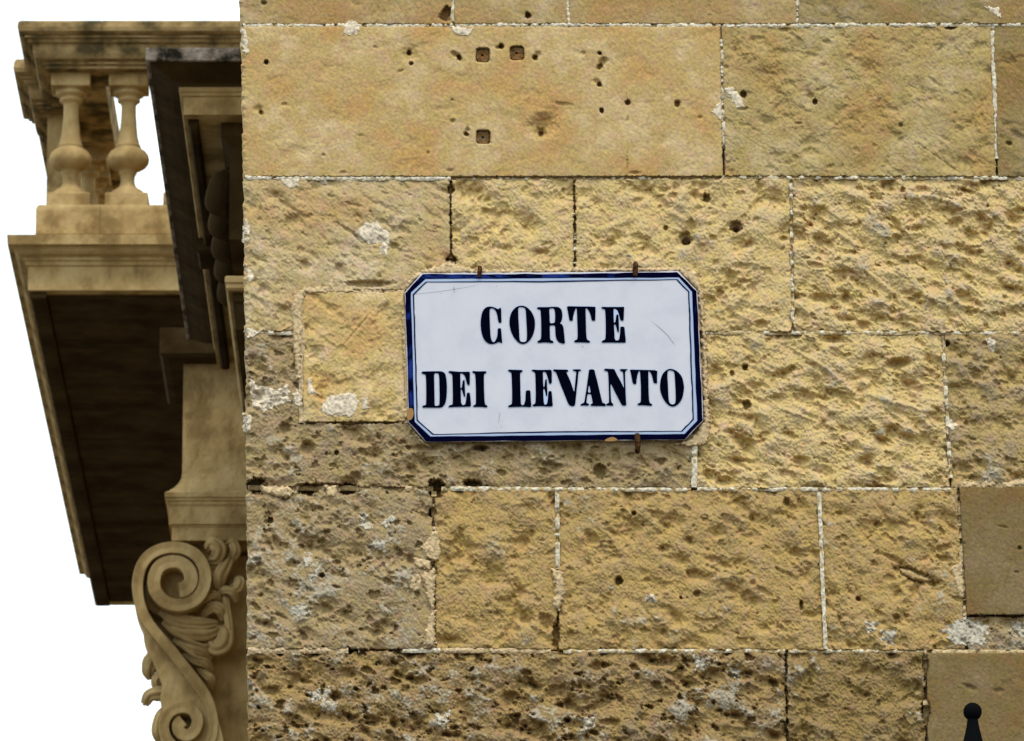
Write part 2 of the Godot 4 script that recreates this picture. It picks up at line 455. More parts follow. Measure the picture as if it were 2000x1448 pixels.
func stone_mesh(s: Dictionary) -> ArrayMesh:
	var q: Array = s.q
	var wide: float = maxf(q[0].distance_to(q[1]), q[3].distance_to(q[2]))
	var tall: float = maxf(q[0].distance_to(q[3]), q[1].distance_to(q[2]))
	var step: float = s.step
	var nu := int(wide / step) + 2
	var nv := int(tall / step) + 2
	var v := PackedVector3Array()
	var c := PackedColorArray()
	v.resize(nu * nv)
	c.resize(nu * nv)
	var gap: float = s.gap
	var free: bool = s.free
	var tint: Color = s.tint
	var crust: Color = s.crust
	var grey: float = s.grey
	var rough: float = s.rough
	var pale := Color(0.385, 0.335, 0.262)
	for j in nv:
		var tv := float(j) / (nv - 1)
		var pl: Vector2 = q[0].lerp(q[3], tv)
		var pr: Vector2 = q[1].lerp(q[2], tv)
		for i in nu:
			var tu := float(i) / (nu - 1)
			var x := lerpf(pl.x, pr.x, tu)
			var y := lerpf(pl.y, pr.y, tu)
			if i > 0 and i < nu - 1 and j > 0 and j < nv - 1:
				x += (rng.randf() - 0.5) * step * 0.7
				y += (rng.randf() - 0.5) * step * 0.7
			var h := relief(s, x, y)
			var face := h
			var e := minf(minf(tv, 1.0 - tv) * tall, (1.0 - tu) * wide)
			if not free:
				e = minf(e, tu * wide)
			for k in s.cuts:
				var ox := maxf(k[0] - x, x - k[2])
				var oy := maxf(k[1] - y, y - k[3])
				e = minf(e, maxf(ox, oy))
			var er := e
			if e < 30.0:
				er = e + n_edge.get_noise_2d(x, y) * (1.2 + 2.4 * rough) + 0.4
				h -= (0.8 + 1.6 * rough) * exp(-maxf(er - gap, 0.0) / 6.0)
				h = lerpf(s.low, h, smooth_step(0.0, 1.0, (er - 0.5 * gap) / (0.8 * gap)))
			if free and tu * wide < 14.0:
				var k := tu * wide
				h -= (6.0 + 5.0 * n_edge.get_noise_2d(y, 5.0)) * exp(-k / 4.0)
				x += (1.0 - k / 14.0) * n_edge.get_noise_2d(y, 77.0) * 5.0
			if x > 802.0 and x < 1358.0 and y > 544.0 and y < 850.0:
				h = minf(h, -6.0)
			v[j * nu + i] = at(x, y, h * 0.001)
			var st := n_stain.get_noise_2d(x, y)
			var sp := n_speck.get_noise_2d(x, y)
			var big := n_big.get_noise_2d(x * 0.7 + 311.0, y * 0.7)
			var t := clampf(0.42 + 0.05 * (face - s.base) * (0.4 + rough) + 0.9 * st, 0.0, 1.0)
			var col := tint.lerp(crust, t)
			var hue := n_edge.get_noise_2d(x * 0.55 + 900.0, y * 0.55) + 0.6 * n_warp.get_noise_2d(x + 50.0, y)
			col = col.lerp(Color(col.r * 1.03, col.g * 0.92, col.b * 1.10), clampf(hue, 0.0, 1.0)).lerp(Color(col.r * 0.98, col.g * 1.0, col.b * 0.88), clampf(-hue, 0.0, 1.0))
			if rough < 0.5:
				col = col.lerp(Color(col.r * 1.0, col.g * 0.86, col.b * 0.74), clampf(big * 2.2 + st * 0.8 - 0.05, 0.0, 1.0) * (1.0 - grey))
				col = col.lerp(Color(col.r * 1.13, col.g * 1.16, col.b * 1.35), clampf(-big * 2.0 + st * 0.9 - 0.08, 0.0, 1.0))
			var l := smooth_step(0.42, 0.62, 0.62 * grey - (0.3 if rough < 0.5 else 0.08) + 0.55 * n_edge.get_noise_2d(x * 0.5, y * 0.62) + 0.5 * big + 0.045 * (face - s.base) * minf(rough, 1.0) + 0.25 * sp)
			col = col.lerp(pale, l * 0.85)
			var k2 := 1.0 + 0.16 * sp + 0.12 * st + (rng.randf() - 0.5) * 0.12
			k2 *= 0.86
			c[j * nu + i] = Color(col.r * k2 * 1.01, col.g * k2, col.b * k2 * (0.98 - 0.1 * sp))
	return grid_mesh(v, c, nu, nv, PackedByteArray(), 0.3 if free else 0.06)


func stone_at(x: float, y: float) -> Dictionary:
	for k in range(stones.size() - 1, -1, -1):
		var s: Dictionary = stones[k]
		if x >= s.lo.x and x <= s.hi.x and y >= s.lo.y and y <= s.hi.y:
			return s
	return {}


func mortar(pts: Array, width: float, level: float, col: Color, cover := 0.8, gaps := [], low := -7.0) -> void:
	var worn := Color(0.40, 0.29, 0.14)
	# pointing along a joint; where it has fallen out it lies deep
	var total := 0.0
	for k in pts.size() - 1:
		total += pts[k].distance_to(pts[k + 1])
	var nu := int(total / 2.0) + 2
	var nv := 11
	var v := PackedVector3Array()
	var c := PackedColorArray()
	v.resize(nu * nv)
	c.resize(nu * nv)
	for i in nu:
		var d := total * i / (nu - 1)
		var k := 0
		var left := d
		while k < pts.size() - 2 and left > pts[k].distance_to(pts[k + 1]):
			left -= pts[k].distance_to(pts[k + 1])
			k += 1
		var dir: Vector2 = (pts[k + 1] - pts[k]).normalized()
		var p: Vector2 = pts[k] + dir * left
		var side := Vector2(-dir.y, dir.x)
		if side.y < 0.0 or (absf(side.y) < 0.5 and side.x > 0.0):
			side = -side
		var out := 0.0
		for g in gaps:
			out = maxf(out, smooth_step(g[0] - 6.0, g[0] + 8.0, d + 6.0 * n_edge.get_noise_2d(p.x, 40.0)) * (1.0 - smooth_step(g[1] - 8.0, g[1] + 6.0, d + 6.0 * n_edge.get_noise_2d(p.x, 90.0))))
		var there := smooth_step(-0.2, 0.2, n_warp.get_noise_2d(p.x * 2.2, p.y * 2.2) * 0.7 + n_edge.get_noise_2d(p.x * 0.8, p.y * 0.8) * 0.5 + (cover - 0.5) * 1.6) * (1.0 - out)
		for j in nv:
			var o := (float(j) / (nv - 1) - 0.5) * width
			var z := p + side * (o + 1.4 * n_edge.get_noise_2d(p.x * 0.7 + 55.0, p.y * 0.7))
			var f := n_fine.get_noise_2d(z.x * 1.3, z.y * 1.3)
			var h := lerpf(lerpf(low, -30.0, out), level, there) + 1.6 * f + 1.5 * n_edge.get_noise_2d(z.x, z.y) - 2.0 * pow(absf(o) / (width * 0.5), 2.0)
			v[j * nu + i] = at(z.x, z.y, h * 0.001)
			var k2 := 1.0 + 0.5 * f
			var cc := worn.lerp(col, clampf(there * 1.25 + f * 0.7 + 0.9 * n_grit.get_noise_2d(z.x * 0.6, z.y * 0.6) - 0.2, 0.0, 1.0))
			c[j * nu + i] = Color(cc.r * k2, cc.g * k2, cc.b * k2)
	obj("mortar_joint", grid_mesh(v, c, nu, nv), m_stone, wall)


func patch(called: String, text: String, thick: float, col: Color, base := 1e9, rag := 3.0, lump := 1.0) -> void:
	# a skin of old plaster or a lump of mortar that lies on the stones; base: its own level in mm, else it follows the stone
	var poly := numbers(text, 0.0, 0.0, 1.0)
	var lo := Vector2(1e9, 1e9)
	var hi := -lo
	for p in poly:
		lo = lo.min(p)
		hi = hi.max(p)
	lo -= Vector2(7, 7)
	hi += Vector2(7, 7)
	var nu := int((hi.x - lo.x) / 1.8) + 2
	var nv := int((hi.y - lo.y) / 1.8) + 2
	var v := PackedVector3Array()
	var c := PackedColorArray()
	var keep := PackedByteArray()
	v.resize(nu * nv)
	c.resize(nu * nv)
	keep.resize(nu * nv)
	for j in nv:
		for i in nu:
			var p := Vector2(lerpf(lo.x, hi.x, float(i) / (nu - 1)), lerpf(lo.y, hi.y, float(j) / (nv - 1)))
			var d := 1e9
			for k in poly.size():
				d = minf(d, p.distance_to(Geometry2D.get_closest_point_to_segment(p, poly[k], poly[(k + 1) % poly.size()])))
			if not Geometry2D.is_point_in_polygon(p, poly):
				d = -d
			var f := n_fine.get_noise_2d(p.x, p.y)
			d += rag * (n_edge.get_noise_2d(p.x * 1.4, p.y * 1.4) * 1.5 + f * 0.8)
			var s := stone_at(p.x, p.y)
			var under := -10.0
			if not s.is_empty():
				under = relief(s, p.x, p.y)
			var h := (under if base > 1e8 else base) + lump * (1.2 * f + 1.6 * n_mid.get_noise_2d(p.x * 1.6, p.y * 1.6)) + thick * smooth_step(-1.0, 4.0, d)
			h -= 16.0 * (1.0 - smooth_step(-3.0, 0.0, d))
			keep[j * nu + i] = 1 if d > -3.5 else 0
			v[j * nu + i] = at(p.x, p.y, h * 0.001)
			var k2 := 1.0 + 0.35 * f + 0.25 * n_speck.get_noise_2d(p.x, p.y)
			c[j * nu + i] = Color(col.r * k2, col.g * k2, col.b * k2)
	obj(called, grid_mesh(v, c, nu, nv, keep), m_stone, wall)


func V(x: float, y: float) -> Vector2:
	return Vector2(x, y)


func build_wall() -> void:
	wall = thing("limestone_wall", "weathered yellow limestone block wall carrying the street name plate", "wall", Vector3(0, 0, -0.03))
	var tan_ := Color(0.40, 0.272, 0.118)
	var tan_c := Color(0.37, 0.275, 0.14)
	var yel := Color(0.60, 0.435, 0.19)
	var yel_c := Color(0.51, 0.385, 0.215)
	var och := Color(0.455, 0.305, 0.115)
	var och_c := Color(0.36, 0.25, 0.122)
	var dul := Color(0.37, 0.265, 0.132)
	var dul_c := Color(0.305, 0.23, 0.14)
	var new_ := Color(0.205, 0.142, 0.06)  # new blocks: tone set darker to paint in corner falloff
	var new_c := Color(0.185, 0.13, 0.06)
	# course A (top)
	add_stone([V(465, -80), V(885, -80), V(885, 49), V(471, 50)], 0.15, 0, tan_, tan_c, 0.12, 5, 1.2, true)
	add_stone([V(885, -80), V(1108, -80), V(1110, 48), V(885, 49)], 0.13, 0, tan_, tan_c, 0.0)
	add_stone([V(1108, -80), V(1555, -80), V(1558, 49), V(1110, 48)], 0.13, 0, tan_, tan_c, 0.05)
	add_stone([V(1555, -80), V(2120, -80), V(2120, 48), V(1558, 49)], 0.2, 0, Color(0.31, 0.225, 0.095), Color(0.29, 0.215, 0.11), 0.1)  # tint lowered: corner falloff painted into the stone
	# course B
	add_stone([V(471, 50), V(1408, 50), V(1414, 346), V(475, 347)], 0.11, 0.5, Color(0.49, 0.34, 0.145), Color(0.46, 0.335, 0.165), 0.0, -8, 1.3, true)
	add_stone([V(1408, 50), V(1938, 48), V(1948, 347), V(1414, 346)], 0.36, -1, Color(0.41, 0.30, 0.125), Color(0.38, 0.29, 0.14), 0.05, 20, 1.2)
	add_stone([V(1938, 48), V(2120, 49), V(2120, 348), V(1948, 347)], 0.3, -1, Color(0.28, 0.205, 0.085), Color(0.26, 0.19, 0.09), 0.05)  # darker tint imitates lens falloff at the right edge
	# course C
	add_stone([V(475, 347), V(880, 349), V(881, 649), V(479, 649)], 0.42, -2, Color(0.49, 0.365, 0.18), Color(0.45, 0.345, 0.2), 0.18, 32, 1.5, true)
	add_stone([V(880, 349), V(1122, 348), V(1124, 650), V(881, 649)], 0.72, -4, yel, yel_c, 0.05, -30, 1.2)
	add_stone([V(1122, 348), V(1545, 347), V(1549, 650), V(1124, 650)], 0.74, -4, yel, yel_c, 0.05, -15, 1.25)
	add_stone([V(1545, 347), V(2120, 348), V(2120, 651), V(1549, 650)], 1.05, -5, yel, yel_c, 0.08, 24, 1.55)
	# course D
	add_stone([V(479, 649), V(1357, 650), V(1356, 956), V(482, 953)], 0.85, -4, dul, dul_c, 0.30, 8, 1.35, true)
	add_stone([V(1357, 650), V(1842, 651), V(1857, 956), V(1356, 956)], 1.0, -5, yel, yel_c, 0.02, 16, 1.5)
	add_stone([V(1842, 651), V(2120, 651), V(2120, 949), V(1857, 956)], 0.85, -5, Color(0.43, 0.305, 0.13), dul_c, 0.1, 25, 1.4)  # right-edge falloff put into this tint
	# course E: tints lowered a little to carry lens darkening
	add_stone([V(482, 953), V(846, 955), V(849, 1270), V(483, 1271)], 0.72, -3, dul, dul_c, 0.58, 20, 1.3, true)
	add_stone([V(846, 955), V(1088, 956), V(1090, 1272), V(849, 1270)], 0.8, -4, och, och_c, 0.05, 12, 1.1)
	add_stone([V(1088, 956), V(1600, 956), V(1613, 1272), V(1090, 1272)], 0.76, -4, och, och_c, 0.12, 24, 1.3)
	add_stone([V(1600, 956), V(1872, 956), V(1888, 1273), V(1613, 1272)], 0.68, -3, och, och_c, 0.25, 28, 1.3)
	add_stone([V(1872, 949), V(2120, 949), V(2120, 1203), V(1887, 1203)], 0.09, 1.0, new_, new_c, 0.0, 6, 1.2)
	add_stone([V(1887, 1203), V(2120, 1203), V(2120, 1275), V(1888, 1273)], 0.7, -9, dul, dul_c, 0.5)
	# course F: lens darkening toward the bottom painted into the tints
	add_stone([V(483, 1271), V(1090, 1272), V(1537, 1272), V(485, 1545)], 1.25, -4, Color(0.345, 0.23, 0.095), Color(0.255, 0.18, 0.10), 0.46, 14, 1.35, true)
	stones[-1].q = [V(483, 1271), V(1535, 1272), V(1540, 1545), V(485, 1545)]
	add_stone([V(1535, 1272), V(1808, 1273), V(1812, 1545), V(1540, 1545)], 1.25, -5, Color(0.31, 0.21, 0.08), Color(0.25, 0.175, 0.085), 0.05, 10, 1.1)
	add_stone([V(1808, 1274), V(2120, 1275), V(2120, 1545), V(1812, 1545)], 0.1, 0.5, new_, new_c, 0.0, 14, 1.2)
	# the small squared stone let in beside the plate
	add_stone([V(588, 569), V(792, 569), V(795, 826), V(590, 826)], 0.4, -1.0, Color(0.55, 0.395, 0.165), Color(0.50, 0.37, 0.19), 0.0, -40, 1.2)
	var cut := [588.0, 569.0, 793.0, 826.0]
	stones[7].cuts.append(cut)
	stones[11].cuts.append(cut)
	# the wall goes on round the frame: coarser blocks
	var rows := [[-980.0, -680.0], [-680.0, -380.0], [-380.0, -80.0], [-80.0, 48.0], [48.0, 348.0], [348.0, 650.0], [650.0, 955.0], [955.0, 1274.0], [1274.0, 1545.0], [1545.0, 1845.0], [1845.0, 2145.0]]
	for r in rows.size():
		var y0: float = rows[r][0]
		var y1: float = rows[r][1]
		var x := 2120.0
		if y1 <= -80.0 or y0 >= 1545.0:
			x = 0.0
		while x < 2900.0:
			var e := x + 380.0 + 190.0 * ((r * 3 + int(x)) % 3)
			if x == 0.0:
				e = 760.0 + 210.0 * (r % 3)
			var l0 := x if x > 0.0 else 470.0 + y0 * 0.0085
			var l1 := x if x > 0.0 else 470.0 + y1 * 0.0085
			add_stone([V(l0, y0), V(e, y0), V(e, y1), V(l1, y1)], [0.35, 0.8, 0.6, 0.9][(r + int(x)) % 4], -3, [tan_, yel, och, dul][(r + int(x) * 2) % 4], [tan_c, yel_c, och_c, dul_c][(r + int(x) * 2) % 4], 0.1, 15, 1.3, x == 0.0, 6.0)
			x = e
	for s in stones:
		obj("stone_block", stone_mesh(s), m_stone, wall)
	# and round its corner
	for r in rows.size():
		for k in 3:
			var b := begin()
			var z0 := -0.31 - 0.62 * k - (0.3 if r % 2 == 1 and k > 0 else 0.0)
			var z1 := -0.31 - 0.62 * (k + 1) - (0.3 if r % 2 == 1 else 0.0)
			var xa := at(482, 724, 0).x
			box(b, Vector3(xa, at(500, rows[r][1], 0).y + 0.003, z1 + 0.006), Vector3(xa + 0.3, at(500, rows[r][0], 0).y - 0.003, z0), 0.006)
			obj("stone_block", done(b), m_far, wall)
	# the wall behind the face
	var st := begin()
	var lx := at(482, 724, 0).x + 0.008
	box(st, Vector3(lx, 0, -0.9), Vector3(7.0, 9.5, -0.0585))
	obj("wall_core", done(st), m_far, wall)
	# pointing
	var white := Color(0.54, 0.485, 0.39)
	var sand := Color(0.45, 0.34, 0.20)
	var pink := Color(0.47, 0.345, 0.22)
	mortar([V(474, 50), V(880, 49), V(1110, 48), V(1410, 50), V(1600, 49), V(1940, 47), V(2120, 49)], 9, -0.5, white, 0.72)
	mortar([V(478, 347), V(880, 349)], 9, -0.5, white, 0.8)
	mortar([V(880, 349), V(1122, 348), V(1410, 346)], 8, -4, white, 0.3, [], -10)
	mortar([V(1410, 346), V(1700, 347), V(2120, 348)], 8, -2, white, 0.52)
	mortar([V(482, 649), V(575, 651)], 9, -2, white, 0.6)
	mortar([V(1378, 650), V(1600, 650), V(2120, 651)], 8, -3, white, 0.42)
	mortar([V(484, 953), V(846, 955)], 10, -8, pink, 0.5, [[0.0, 36.0], [96.0, 142.0], [164.0, 216.0], [350.0, 380.0]], -14)
	mortar([V(862, 955), V(1088, 956)], 9, -3, white, 0.5)
	mortar([V(1088, 956), V(1350, 957)], 8, -2, white, 0.58)
	mortar([V(1362, 956), V(1600, 956), V(1870, 957)], 8, -2, white, 0.55)
	mortar([V(1876, 948), V(2120, 948)], 14, -2, sand, 0.8)
	mortar([V(484, 1271), V(680, 1271)], 12, -3, pink, 0.75)
	mortar([V(700, 1271), V(860, 1271)], 10, -3, white, 0.9, [[0.0, 85.0]])
	mortar([V(860, 1271), V(1076, 1272)], 10, -4, pink, 0.6)
	mortar([V(1100, 1273), V(1300, 1272), V(1534, 1272)], 8, -3, white, 0.42)
	mortar([V(1540, 1272), V(1806, 1273)], 8, -3, white, 0.42)
	mortar([V(1806, 1274), V(2120, 1275)], 10, -4, sand, 0.7, [], -12)
	for line in [
		[V(885, -80), V(885, 44), 9, -1, white, 0.7, -8], [V(1108, -80), V(1110, 44), 9, -1, white, 0.8, -8], [V(1555, -80), V(1558, 44), 9, -1, white, 0.65, -16],
		[V(1408, 55), V(1414, 290), 8, -1, white, 0.62, -8], [V(1414, 290), V(1414, 342), 9, -6, sand, 0.2, -26], [V(1938, 52), V(1948, 310), 8, -1, white, 0.8, -5],
		[V(881, 353), V(881, 520), 9, -6, pink, 0.12, -30], [V(1122, 352), V(1124, 520), 9, -4, white, 0.33, -28], [V(1545, 352), V(1549, 645), 7, -3, white, 0.4, -10],
		[V(1357, 866), V(1356, 952), 11, -1.5, white, 0.8, -8], [V(1842, 656), V(1857, 934), 8, -2, white, 0.5, -9], [V(847, 960), V(849, 1266), 10, -5, pink, 0.4, -22],
		[V(1088, 960), V(1089, 1112), 9, -2, white, 0.6, -9], [V(1600, 961), V(1613, 1268), 8, -0.5, white, 0.85, -4], [V(1872, 955), V(1887, 1203), 12, -4, sand, 0.6, -16],
		[V(1535, 1276), V(1540, 1545), 8, -8, sand, 0.25, -28], [V(1808, 1279), V(1812, 1545), 12, -6, sand, 0.35, -24],
		[V(588, 569), V(590, 826), 12, -2, pink, 0.85, -7], [V(592, 826), V(794, 826), 9, -7, pink, 0.4, -22], [V(600, 569), V(790, 569), 10, -4, pink, 0.75, -12], [V(793, 572), V(795, 826), 12, -2, pink, 0.8, -8],
	]:
		mortar([line[0], line[1]], line[2], line[3], line[4], line[5], [], line[6])
	# plaster skins and lumps of mortar
	var skin := Color(0.56, 0.47, 0.36)
	var rosy := Color(0.47, 0.345, 0.20)
	var ash := Color(0.44, 0.39, 0.315)
	for t in [
		"487 735 500 750 545 762 562 746 567 785 540 796 515 805 495 795 488 775", "622 803 642 772 690 766 702 785 690 814 665 812 640 812", "598 740 608 738 610 760 625 768 612 776 600 760",
		"571 772 582 758 591 780 588 798 575 790", "690 455 712 437 735 433 760 455 763 480 755 498 739 497 745 476 720 478 700 470", "707 778 718 776 720 798 708 800",
		"530 347 586 350 583 363 571 372 558 366 553 356", "620 347 641 348 638 359 626 361", "674 45 690 38 702 55 696 70 670 67", "878 51 924 54 918 71 888 67",
		"1412 172 1430 170 1450 190 1456 207 1440 210 1424 190", "1390 217 1410 192 1414 238 1400 232", "474 58 481 60 487 100 480 109 475 95", "480 518 492 528 498 550 483 550", "482 640 500 645 506 653 484 662",
		"480 430 488 440 486 480 479 470", "1924 12 1950 14 1956 34 1940 28", "1852 818 1872 828 1862 842 1851 836", "1925 660 1948 665 1946 690 1930 684", "480 810 492 812 490 845 480 840",
	]:
		patch("plaster_patch", t, 1.3, skin, 1e9, 3.0, 0.5)
	for t in [
		"700 1005 716 1004 732 1025 720 1037 701 1026", "744 1020 770 1004 774 1020 750 1032", "718 1060 757 1054 752 1077 720 1074", "560 1180 600 1186 602 1202 566 1202", "590 1085 612 1080 610 1106 592 1106",
		"600 1130 626 1100 622 1126 606 1142", "1840 1232 1870 1208 1932 1220 1926 1262 1858 1260", "1718 1235 1752 1224 1746 1256 1724 1262", "1688 1213 1716 1214 1712 1238 1690 1236", "1975 1214 2006 1214 2004 1250 1980 1244",
		"1262 1168 1268 1161 1278 1161 1284 1170 1279 1179 1268 1180", "620 1362 660 1370 658 1396 630 1392", "600 1352 650 1340 648 1362 606 1374",
		"850 1395 880 1388 876 1412 856 1418", "1130 1405 1164 1400 1160 1428 1136 1432", "1352 1282 1384 1288 1380 1312 1358 1308", "1420 1300 1448 1304 1444 1330 1426 1326",
	]:
		patch("lichen_patch", t, 0.7, ash, 1e9, 8.0, 0.5)
	for t in [
		"578 571 600 560 640 558 650 536 666 545 690 566 700 573 600 573 592 590 590 640 588 692 572 692 570 640 567 600", "575 690 588 690 590 745 578 740", "838 1048 852 1028 861 1060 857 1096 836 1092 821 1070",
		"798 1130 818 1118 826 1140 815 1157 799 1151", "808 1090 846 1094 838 1112 812 1108", "822 1120 850 1112 848 1200 838 1180", "838 1200 849 1196 849 1262 824 1262", "1078 1113 1100 1118 1103 1160 1092 1193 1079 1186 1084 1150",
		"513 950 560 951 577 962 560 974 514 963", "634 951 656 949 661 969 640 972", "1880 945 1905 941 1912 951 1890 955", "1914 941 1940 938 1948 950 1920 955", "1952 942 2000 938 2020 950 1960 954", "1857 1110 1880 1095 1884 1170 1872 1165",
	]:
		patch("mortar_lump", t, 5.0, rosy, -4.0, 2.5, 2.0)
	# the bed of mortar round the plate
	for t in ["795 552 812 533 850 520 880 515 925 526 1000 527 1120 525 1240 524 1330 522 1358 532 1372 570 1378 660 1382 760 1386 830 1380 866 1352 872 1320 868 1352 856 1376 822 1371 640 1363 566 1330 531 1200 529 1000 533 826 534 796 560",
		"785 600 793 572 800 700 800 800 792 830 788 800 790 760", "798 830 832 868 838 872 820 862"]:
		patch("mortar_bed", t, 3.0, rosy, 0.5, 3.0, 0.9)
	# wooden plugs and iron stubs in old fixing holes
	var wood := mottled(Color(0.10, 0.055, 0.022), Color(0.20, 0.095, 0.03), Color(0.16, 0.12, 0.075), 61, 9.0)
	for p in [[943.0, 109.0, 12.0, 3.0], [1010.0, 105.0, 12.5, -2.0], [944.0, 269.0, 12.5, 1.0]]:
		var b := begin()
		var c3 := at(p[0], p[1], -0.006)
		var h: float = p[2] * 0.001
		var ring := []
		for k in 12:
			var a := TAU * k / 12.0
			var e := maxf(absf(cos(a)), absf(sin(a)))
			var r := h * minf(1.0 / e, 1.22) * (1.0 + 0.05 * sin(k * 2.7 + p[0]))
			var q := Vector2(cos(a), sin(a)).rotated(deg_to_rad(-p[3])) * r
			ring.append(Vector3(c3.x + q.x, c3.y + q.y, -0.0035 - 0.003 * absf(sin(k * 1.9 + p[1]))))
		var hole := Vector3(c3.x - 0.0015, c3.y + 0.0015, -0.02)
		for k in 12:
			var a3: Vector3 = ring[k]
			var b3: Vector3 = ring[(k + 1) % 12]
			var ia := a3.lerp(hole, 0.8)
			var ib := b3.lerp(hole, 0.8)
			ia.z = -0.007
			ib.z = -0.007
			quad(b, b3, a3, ia, ib)
			quad(b, ib, ia, Vector3(ia.x, ia.y, -0.02), Vector3(ib.x, ib.y, -0.02))
			quad(b, a3, b3, Vector3(b3.x, b3.y, -0.03), Vector3(a3.x, a3.y, -0.03))
		obj("wooden_plug", done(b), wood, wall)
	for p in [[1438.0, 444.0, 7.0, -4.0], [1340.0, 468.0, 9.0, -6.0]]:
		var b := begin()
		var c3 := at(p[0], p[1], 0.0)
		tube(b, [c3 + Vector3(0, 0, -0.03), c3 + Vector3(0.001, 0.001, p[3] * 0.001)], [p[2] * 0.001, p[2] * 0.0009], 1.0, 9, false)
		obj("iron_stub", done(b), m_rust, wall)
	var plug := begin()
	var pc := at(1720, 842, 0.0)
	tube(plug, [pc + Vector3(0, 0, -0.03), pc + Vector3(0, 0, -0.002), pc + Vector3(0, 0, -0.001)], [0.007, 0.007, 0.005], 1.0, 12, false)
	obj("cement_plug", done(plug), flat(Color(0.3, 0.27, 0.2)), wall)
	# a long shell-like lump left standing in the gouge
	patch("stone_lump", "1758 1112 1775 1114 1800 1124 1822 1132 1812 1138 1784 1132 1762 1122", 7.0, och_c, -12.0, 1.0, 0.6)


# ---------------------------------------------------------------- the street name plate
const PLATE_Z := 0.013


func ring_mesh(outer: PackedVector2Array, inner: PackedVector2Array, z: float, cols: Callable) -> ArrayMesh:
	# a painted band between two closed outlines of the same number of points
	var v := PackedVector3Array()
	var n := PackedVector3Array()
	var c := PackedColorArray()
	var idx := PackedInt32Array()
	var rows := 5
	var count := 0
	for k in outer.size():
		var a0 := outer[k]
		var a1 := outer[(k + 1) % outer.size()]
		var b0 := inner[k]
		var b1 := inner[(k + 1) % inner.size()]
		var parts := maxi(1, int(a0.distance_to(a1) / 5.0))
		for s in parts:
			var t := float(s) / parts
			for r in rows:
				var p := a0.lerp(a1, t).lerp(b0.lerp(b1, t), float(r) / (rows - 1))
				v.append(at(p.x, p.y, z))
				n.append(Vector3.BACK)
				c.append(cols.call(p, float(r) / (rows - 1)))
			count += 1
	for k in count:
		var a := k * rows
		var b := ((k + 1) % count) * rows
		for r in rows - 1:
			idx.append_array([a + r, b + r, b + r + 1, a + r, b + r + 1, a + r + 1])
	return commit(v, n, c, idx)


func wavy(p: PackedVector2Array, amount: float, sd: float, step := 12.0) -> PackedVector2Array:
	var out := PackedVector2Array()
	for k in p.size():
		var a := p[k]
		var b := p[(k + 1) % p.size()]
		var nrm := (b - a).normalized().orthogonal()
		var m := maxi(1, int(a.distance_to(b) / step))
		for s in m:
			var q := a.lerp(b, float(s) / m)
			out.append(q + nrm * amount * n_warp.get_noise_2d(q.x * 0.9 + sd, q.y * 0.9) * (0.3 if s == 0 else 1.0))
	return out


